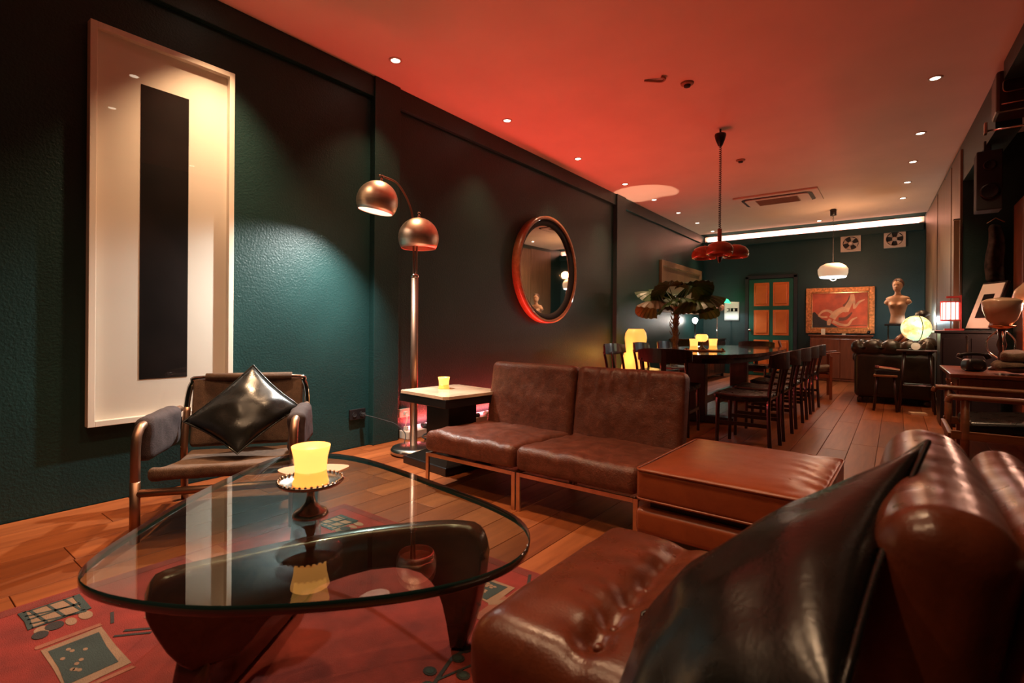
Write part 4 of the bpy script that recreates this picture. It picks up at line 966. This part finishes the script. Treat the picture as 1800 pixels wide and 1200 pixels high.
obj('meridian', tube([(.0 + .165 * math.sin(a), 0, .265 - .165 * math.cos(a)) for a in [PI * k / 20 for k in range(21)]], .0045, 6), M['black'], gbm, (0, 0, 0), (0, 0, -1.2), True)
obj('finial', lathe([(0, .425), (.012, .43), (.008, .445), (0, .46)], 10), M['plastic_w'], gbm, smooth=True)
obj('plate', lathe([(0, 0), (.045, .002), (.045, .007), (0, .009)], 20), M['plastic_w'], gbm, (-.005, -.085, .045), (PI / 2 - .2, 0, 0))
light('globe_light', 'POINT', (0, -.30, .30), 2.2, (.95, 1, .62), gbm, .12)
ss = thing('low_stool', 'low dark stool with books beside the sofa arm', 'stool', (-.10, 7.85, 0))
obj('seat', B(0, 0, .435, .24, .28, .025, .005), M['teak'], ss)
for sx in (-1, 1):
    for sy in (-1, 1): obj('leg', tube([(sx * .115, sy * .12, 0), (sx * .085, sy * .10, .425)], [.013, .016], 8), M['darkwood'], ss, smooth=True)
bk = thing('book', 'red-covered book on top of the black one on the low stool', 'book', (-.085, 7.83, .516), .25); obj('cover', B(0, 0, .012, .22, .16, .024, .002, RY(.12)), M['book_red'], bk); obj('pages', B(.003, 0, .012, .214, .162, .016, 0, RY(.12)), M['cream_card'], bk)
tag(obj('book', B(0, 0, .026, .23, .2, .05, .003), M['black'], None, (-.09, 7.84, .449), (0, 0, .1)), 'thick black book lying on the low stool', 'book')
tag(obj('paper_stack', B(0, 0, .015, .16, .1, .03, .002), M['cream_card'], None, (.21, 7.66, 0), (0, 0, .3)), 'small pale packet on the floor beside the slim stool', 'packet')
pdl = thing('bust_pedestal', 'tall black pedestal carrying the bust behind the sofa', 'pedestal', (.02, 10.25, 0))
obj('top', B(0, 0, 1.085, .34, .30, .03, .006), M['black'], pdl); obj('base', B(0, 0, .03, .36, .32, .06, .006), M['black'], pdl)
for sx in (-1, 1): obj('leg', B(sx * .12, 0, .56, .02, .02, 1.04), M['chrome'] if sx < 0 else M['black'], pdl)
# bust: one continuous lofted figure, armless
bu = thing('torso_bust', 'painted female torso bust with short hair on the black pedestal', 'sculpture', (.02, 10.25, 1.10), -.25)
RG = [(0, .0, .105, .075, 0), (.02, 0, .112, .08, 0), (.08, 0, .098, .072, 0), (.15, 0, .092, .068, 0), (.21, 0, .105, .074, 0), (.27, 0, .122, .082, 0), (.33, 0, .138, .085, 0), (.38, 0, .155, .078, 0), (.415, .0, .160, .068, 0), (.44, 0, .125, .055, 0), (.455, 0, .07, .046, 0), (.475, .0, .044, .042, -.004), (.51, 0, .037, .040, -.004), (.53, 0, .040, .050, -.014), (.548, 0, .050, .064, -.018), (.575, 0, .060, .072, -.016), (.605, 0, .067, .078, -.010), (.64, 0, .069, .082, -.004), (.672, 0, .064, .076, .0), (.70, 0, .048, .058, .004), (.715, 0, .022, .03, .006)]
RGD = []
for i in range(len(RG) - 1):
    for k in range(4): RGD.append(tuple(RG[i][q] + (RG[i + 1][q] - RG[i][q]) * k / 4 for q in range(5)))
RGD.append(RG[-1])
bm = bmesh.new(); rings = []; ns = 44
for z, cx, rx, ry, cy in RGD:
    r_ = []
    for k in range(ns):
        a = 2 * PI * k / ns; x, y = rx * math.cos(a), cy + ry * math.sin(a)
        if y < cy:                                    # the front faces -y
            for sx in (-1, 1): y -= .050 * math.exp(-((x - sx * .060) / .036) ** 2 - ((z - .300) / .034) ** 2)
            y -= .016 * math.exp(-(x / .010) ** 2 - ((z - .590) / .020) ** 2)           # nose
            y += .008 * math.exp(-((abs(x) - .024) / .012) ** 2 - ((z - .615) / .010) ** 2)     # eye sockets
            y -= .006 * math.exp(-(x / .018) ** 2 - ((z - .560) / .006) ** 2)            # lips
            y += .006 * math.exp(-(x / .012) ** 2 - ((z - .10) / .012) ** 2)
        r_.append(bm.verts.new((x, y, z)))
    rings.append(r_)
def dens(r0, r1): pass
for a, b_ in zip(rings, rings[1:]):
    for k in range(ns): bm.faces.new((a[k], a[(k + 1) % ns], b_[(k + 1) % ns], b_[k]))
bm.faces.new(rings[0]); bm.faces.new(rings[-1])
tb = obj('body', bm, M['skin'], bu, smooth=True); sbm = tb.modifiers.new('s', 'SUBSURF'); sbm.levels = 1; sbm.render_levels = 1
for s in (-1, 1): obj('shoulder_stump', lathe([(0, -.02), (.046, -.015), (.05, .02), (.044, .055), (.03, .062), (0, .062)], 18), M['skin'], bu, (s * .118, 0, .365), (0, s * PI / 2 + s * .95, 0), True)
def hairfn():
    bm = bmesh.new(); rows = []
    for i in range(11):
        th = PI * .5 * i / 10; row = []
        for k in range(32):
            a = 2 * PI * k / 32; front = max(0, -math.sin(a))           # the hair line rises over the face
            lim = 1.0 - .42 * front ** .7 if i == 10 else 1.0
            t = th * (1.5 - .80 * front ** .5)
            w_ = 1 + .035 * math.sin(a * 11 + t * 6) + .02 * math.sin(a * 23)
            row.append(bm.verts.new((.078 * w_ * math.sin(t) * math.cos(a), .012 + .090 * w_ * math.sin(t) * math.sin(a), .642 + .092 * math.cos(t) * w_)))
        rows.append(row)
    for a, b_ in zip(rows, rows[1:]):
        for k in range(32): bm.faces.new((a[k], a[(k + 1) % 32], b_[(k + 1) % 32], b_[k]))
    bm.faces.new(rows[-1]); bmesh.ops.remove_doubles(bm, verts=bm.verts[:], dist=1e-5); return bm
obj('hair', hairfn(), M['hair'], bu, smooth=True)
for s in (-1, 1): obj('eye', lathe([(0, 0), (.008, .002), (0, .005)], 10), M['hair'], bu, (s * .025, -.082, .620), (PI / 2, 0, 0), True)
dl = thing('desk_lamp', 'dark dome table lamp shining on the wall behind the globe', 'lamp', (.34, 9.98, .0))
obj('stand', lathe([(0, 0), (.10, 0), (.10, .02), (.012, .03), (.012, 1.16), (0, 1.16)], 18), M['black'], dl, smooth=True)
obj('shade', lathe([(0, .09), (.05, .08), (.09, .03), (.10, -.02), (.095, -.02), (.08, .03), (0, .07)], 24, cap=False), M['black'], dl, (-.02, 0, 1.22), (0, -.35, 0), True)
light('lamp_light', 'POINT', (.06, -.02, 1.16), 11, (.82, .96, 1), dl, .03)
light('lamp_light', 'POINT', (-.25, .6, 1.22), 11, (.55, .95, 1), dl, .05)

cb = thing('black_cabinet', 'black upright cabinet in the alcove under the lantern', 'cabinet', (.60, 7.17, 0))
obj('body', B(0, 0, .49, .46, .50, .96, .006), M['black'], cb)
obj('top', B(-.01, 0, .985, .54, .54, .03, .008), M['black'], cb)
for k in range(2): obj('front_panel', B(-.11 + .22 * k, -.253, .5, .20, .012, .84, .004), M['black'], cb)
obj('edge_strip', B(-.02, -.262, .74, .012, .008, .42), M['chrome'], cb)
ln = thing('lantern', 'pink glowing round lantern with red bars on the black cabinet', 'lantern', (.465, 7.22, 1.0))
obj('panel_drum', lathe([(.0, .12), (.075, .12), (.075, .30), (0, .30)], 12), M['lantern'], ln)
for k in range(12): a = 2 * PI * k / 12; obj('bar', tube([(.079 * math.cos(a), .079 * math.sin(a), .11), (.079 * math.cos(a), .079 * math.sin(a), .31)], .004, 5), M['red_paint'], ln)
for z in (.108, .308): obj('ring', lathe([(.07, -.006), (.086, -.006), (.086, .006), (.07, .006)], 24), M['red_paint'], ln, (0, 0, z), smooth=False)
obj('stand', bxm(bxm(B(.085, .02, .19, .02, .05, .38, .003), .03, .01, .36, .13, .05, .02, .003), .03, 0, .01, .16, .12, .02, .003), M['red_paint'], ln)
light('lantern_light', 'POINT', (-.13, -.05, .22), 5, (1, .34, .26), ln, .08)
lp = thing('leaning_print', 'small framed print leaning on the black cabinet beside the lantern', 'picture', (.675, 7.07, 1.0), .55)
tilt = RY(math.radians(20))
obj('frame', B(.085, 0, .255, .03, .30, .52, .003, tilt), M['black'], lp); obj('mount', B(.066, 0, .255, .006, .27, .49, 0, tilt), M['paper'], lp); obj('image', B(.060, 0, .255, .004, .13, .26, 0, tilt), M['ink'], lp)
dk = thing('writing_desk', 'low red-brown desk in the alcove under the bowl lamp', 'desk', (.80, 5.88, 0))
obj('top', B(0, 0, .645, .92, 1.22, .03, .006), M['redwood'], dk)
obj('apron', B(.02, 0, .55, .84, 1.14, .15, .004), M['redwood'], dk)
for k in range(2): dd = obj('drawer', B(-.405, -.28 + .56 * k, .55, .016, .52, .12, .004), M['redwood'], dk); obj('knob', lathe([(0, 0), (.012, .005), (.011, .018), (0, .022)], 10), M['chrome'], dd, (-.413, -.28 + .56 * k, .55), (0, -PI / 2, 0), True)
for sx in (-1, 1):
    for sy in (-1, 1): obj('leg', B(sx * .39, sy * .53, .24, .05, .05, .48, .003), M['redwood'], dk)
bw = thing('bowl_lamp', 'unlit opal glass bowl lamp on a dark stem on the desk', 'lamp', (.725, 6.02, .66))
obj('stem', lathe([(0, 0), (.09, 0), (.085, .02), (.03, .05), (.02, .16), (.035, .22), (.022, .28), (.03, .36), (0, .36)], 20), M['darkwood'], bw, smooth=True)
obj('gallery', lathe([(.03, .355), (.085, .375), (.09, .385), (.05, .39), (0, .39)], 24), M['gilt'], bw, smooth=True)
obj('bowl', lathe([(.0, .385), (.06, .387), (.10, .44), (.125, .52), (.132, .59), (.128, .60), (.09, .618), (0, .63)], 36), M['opal_off'], bw, smooth=True)
for k in range(3): a = 2 * PI * k / 3 + .5; obj('scroll_arm', tube(crv([(.02 * math.cos(a), .02 * math.sin(a), .10), (.09 * math.cos(a), .09 * math.sin(a), .16), (.10 * math.cos(a), .10 * math.sin(a), .26), (.03 * math.cos(a), .03 * math.sin(a), .34)]), .006, 6), M['chrome'], bw, smooth=True)
cl = thing('folded_cloth', 'taupe folded cloth heaped on the desk beside the bowl lamp', 'cloth', (.78, 5.52, .66))
obj('fold', pad(.46, .30, .08, .036, (12, 10, 2), lambda p: p + Vector((0, 0, .02 * noise.noise(p * 9) + (.02 * math.sin(p.x * 14) if p.z > 0 else 0)))), M['jute'], cl, (.06, -.04, .066), (0, 0, .0), True)
obj('fold', pad(.38, .28, .08, .036, (10, 8, 2), lambda p: p + Vector((0, 0, .025 * noise.noise(p * 10 + Vector((3, 0, 0)))))), M['jute'], cl, (.07, .02, .125), (0, .1, -.1), True)
cm = thing('telephone', 'old black telephone beside the cloth on the desk', 'telephone', (.52, 5.72, .66), .3)
obj('body', pad(.14, .14, .10, .03, (4, 4, 3), lambda p: Vector((p.x * (1 - 2 * max(0, p.z)), p.y * (1 - 2 * max(0, p.z)), p.z))), M['black'], cm, (0, 0, .052), (0, 0, 0), True)
obj('dial', lathe([(0, 0), (.042, 0), (.042, .008), (0, .01)], 20), M['chrome'], cm, (0, -.06, .06), (PI / 2 - .5, 0, 0))
obj('handset', tube(crv([(-.10, 0, .11), (-.08, 0, .135), (0, 0, .145), (.08, 0, .135), (.10, 0, .11)]), [.024] * 6 + [.014] * 12 + [.024] * 7, 10), M['black'], cm, smooth=True)
dm = thing('dome_lamp', 'pinkish domed lamp glowing on the desk at the right edge', 'lamp', (1.0, 6.24, .66))
obj('stem', lathe([(0, 0), (.08, 0), (.08, .02), (.015, .04), (.015, .50), (0, .50)], 18), M['black'], dm, smooth=True)
obj('shade', lathe([(.0, .80), (.10, .78), (.17, .70), (.20, .58), (.195, .58), (.165, .69), (.10, .765), (0, .785)], 32, cap=False), M['opal_off'], dm, smooth=True)
light('dome_light', 'POINT', (0, 0, .55), 26, (1, .52, .36), dm, .05)

# wooden-armed easy chair by the desk
ec = thing('easy_chair', 'teak easy chair with round-ended arms in front of the desk', 'chair', (.70, 4.88, 0))
for y, xo in ((.36, -.04), (-.36, 0)):
    arm = crv([(-.42 + xo, y, .515), (-.405 + xo, y, .545), (-.36 + xo, y, .552), (0, y, .548), (.42, y, .54)], 5)
    obj('arm', tube(arm, .032, 10, flat=.62), M['teak'], ec, smooth=True)
    obj('leg', tube([(-.33 + xo, y, 0), (-.33 + xo, y, .54)], .024, 10), M['teak'], ec, smooth=True)
    obj('leg', tube([(.36, y, 0), (.38, y, .54)], .022, 10), M['teak'], ec, smooth=True)
    obj('seat_rail', B(0, y, .30, .80, .03, .055, .004), M['teak'], ec)
obj('front_rail', B(-.40, 0, .28, .03, .70, .055, .004), M['teak'], ec)
obj('seat', pad(.68, .62, .10, .035, (5, 5, 1)), M['lea_black'], ec, (.02, 0, .36), (0, -.08, 0), True)
obj('backrest', pad(.10, .62, .48, .035, (1, 5, 5)), M['lea_black'], ec, (.40, 0, .62), (0, .25, 0), True)

# red-brown armchair beyond the table
ra = thing('slanted_armchair', 'red-brown wooden armchair with slanting arms beyond the dining table', 'armchair', (-1.04, 8.78, 0), .15)
for y in (-.30, .30):
    obj('front_leg', B(.26, y, .31, .035, .035, .62, .003), M['redwood'], ra); obj('rear_leg', B(-.28, y, .27, .035, .04, .54, .003), M['redwood'], ra)
    obj('arm', B(.03, y, .635, .68, .055, .022, .006, RY(-.10)), M['redwood'], ra)
    obj('side_rail', B(0, y, .33, .56, .022, .05, .003), M['redwood'], ra)
obj('seat', pad(.56, .54, .08, .03, (4, 4, 1)), M['jute'], ra, (.0, 0, .40), (0, -.12, 0), True)
obj('backrest', B(-.34, 0, .60, .03, .56, .46, .006, RY(-.28)), M['redwood'], ra)
obj('front_rail', B(.26, 0, .32, .03, .56, .05, .003), M['redwood'], ra)

# ---------------------------------------------------------------- right wall, high up
cs_ = thing('wall_case', 'dark red case fixed high up by the ceiling at the right edge', 'case', (.80, 5.62, 2.72))
obj('body', B(0, 0, .165, .36, .26, .33, .02), M['darkwood'], cs_)
obj('rim', tube([(x, -.133, z + .20) for x, z in rrect(.28, .10, .03)] + [(.14, -.133, .22)], .005, 6), M['bronze'], cs_, smooth=True)
obj('rim', tube([(-.15, -.133, .06), (.15, -.133, .06)], .005, 6), M['bronze'], cs_, smooth=True)
sp = thing('wall_speaker', 'black loudspeaker box on the alcove corner below the dark red case', 'speaker', (.585, 6.15, 2.12))
obj('cabinet', B(.06, 0, .20, .17, .2, .52, .008), M['blackmat'], sp)
for z, r in ((.10, .06), (.33, .04)): obj('driver', lathe([(r, 0), (r * 1.1, .006), (r * 1.1, .012), (r * .85, .012), (r * .3, .0), (0, .006)], 24), M['black'], sp, (.06, -.102, z), (PI / 2, 0, 0), True)
obj('bracket', B(.06, .05, .50, .05, .05, .16, .004), M['blackmat'], sp)
rd = thing('hanging_rod', 'thin metal rod with a hook below the dark red case', 'rod', (.76, 5.60, 2.62))
obj('rod', tube([(-.20, 0, 0), (.40, 0, 0)], .008, 8), M['chrome'], rd, smooth=True); obj('bracket', B(-.19, 0, .02, .02, .06, .09, .003), M['chrome'], rd)
hp = thing('hanging_coat', 'dark patterned garment hanging below the loudspeaker', 'coat', (.84, 7.40, 1.35))
obj('cloth', pad(.15, .09, .62, .04, (6, 4, 12), lambda p: Vector((p.x * (1 - .35 * max(0, p.z / .4)) + .02 * noise.noise(Vector((p.z * 4, p.x * 3, 0))), p.y + .025 * math.sin(p.x * 40), p.z))), plain('dark_patterned_cloth', (.035, .02, .016), .9, var=.9, scale=16), hp, (0, 0, .47), (0, 0, 0), True)
obj('hanger', tube([(-.07, 0, .80), (0, 0, .85), (.07, 0, .80)], .006, 6), M['bronze'], hp)
bo = thing('leaning_board', 'tall thin wooden strip standing at the corner of the alcove', 'board', (.545, 7.462, 0))
obj('strip', B(-.015, 0, 1.12, .05, .03, 2.2, .003), M['panelwood'], bo); obj('cap', B(-.015, 0, 2.23, .06, .04, .02, .003), M['chrome'], bo)
tall = thing('wardrobe', 'reddish wooden wardrobe in the alcove at the right edge', 'wardrobe', (1.24, 6.95, 0))
obj('body', B(0, 0, 1.15, .58, .5, 2.26, .01), M['redwood'], tall)
obj('door', B(0, -.256, 1.15, .54, .02, 2.16, .006), M['redwood'], tall)
for z in (1.72, 1.5): obj('handle', tube([(-.24, -.27, z), (-.24, -.30, z), (-.12, -.30, z), (-.12, -.27, z)], .007, 6), M['chrome'], tall)

# ---------------------------------------------------------------- outlets and cords near the lamp
ol = thing('wall_outlet', 'black double wall socket beside the pilaster', 'socket', (XL, 2.56, .275))
obj('plate', B(.012, 0, 0, .024, .15, .085, .004), M['black'], ol)
for y in (-.035, .035): obj('receptacle', lathe([(0, 0), (.02, 0), (.02, .004), (.012, .002), (0, .002)], 16), M['blackmat'], ol, (.025, y, 0), (0, PI / 2, 0))
pg = thing('power_cord', 'black power cord running from the wall socket to the floor lamp', 'cord', (XL + .04, 2.59, .27))
obj('plug', B(.012, .0, 0, .03, .03, .03, .004), M['blackmat'], pg)
obj('cable', tube(crv([(.03, 0, 0), (.09, .05, -.02), (.15, .12, -.05), (.22, .17, -.08), (.30, .20, -.15), (.36, .14, -.205)], 8), .004, 6), M['blackmat'], pg, smooth=True)
o2 = thing('wall_outlet', 'white wall socket low behind the floor lamp pole', 'socket', (XL, 3.06, .22)); obj('plate', B(.01, 0, 0, .02, .12, .075, .003), M['white_trim'], o2)
w2_ = thing('power_cord', 'white cord with a plug hanging below the low wall socket', 'cord', (XL + .03, 3.05, .22)); obj('plug', B(.012, 0, 0, .03, .035, .035, .006), M['plastic_w'], w2_); obj('cable', tube(crv([(.03, 0, 0), (.055, -.02, -.05), (.05, -.03, -.10), (.06, -.02, -.14)]), .004, 6), M['plastic_w'], w2_, smooth=True)
cbn = thing('cable_bundle', 'tangled black cable bundle on the floor behind the side table', 'cable', (-3.20, 3.10, 0))
obj('cable', tube(crv([(.10 * math.cos(k * 1.3) + .02 * k / 5, .06 * math.sin(k * 1.7), .012 + .05 * abs(math.sin(k * .9))) for k in range(18)], 5), .007, 6), M['blackmat'], cbn, smooth=True)
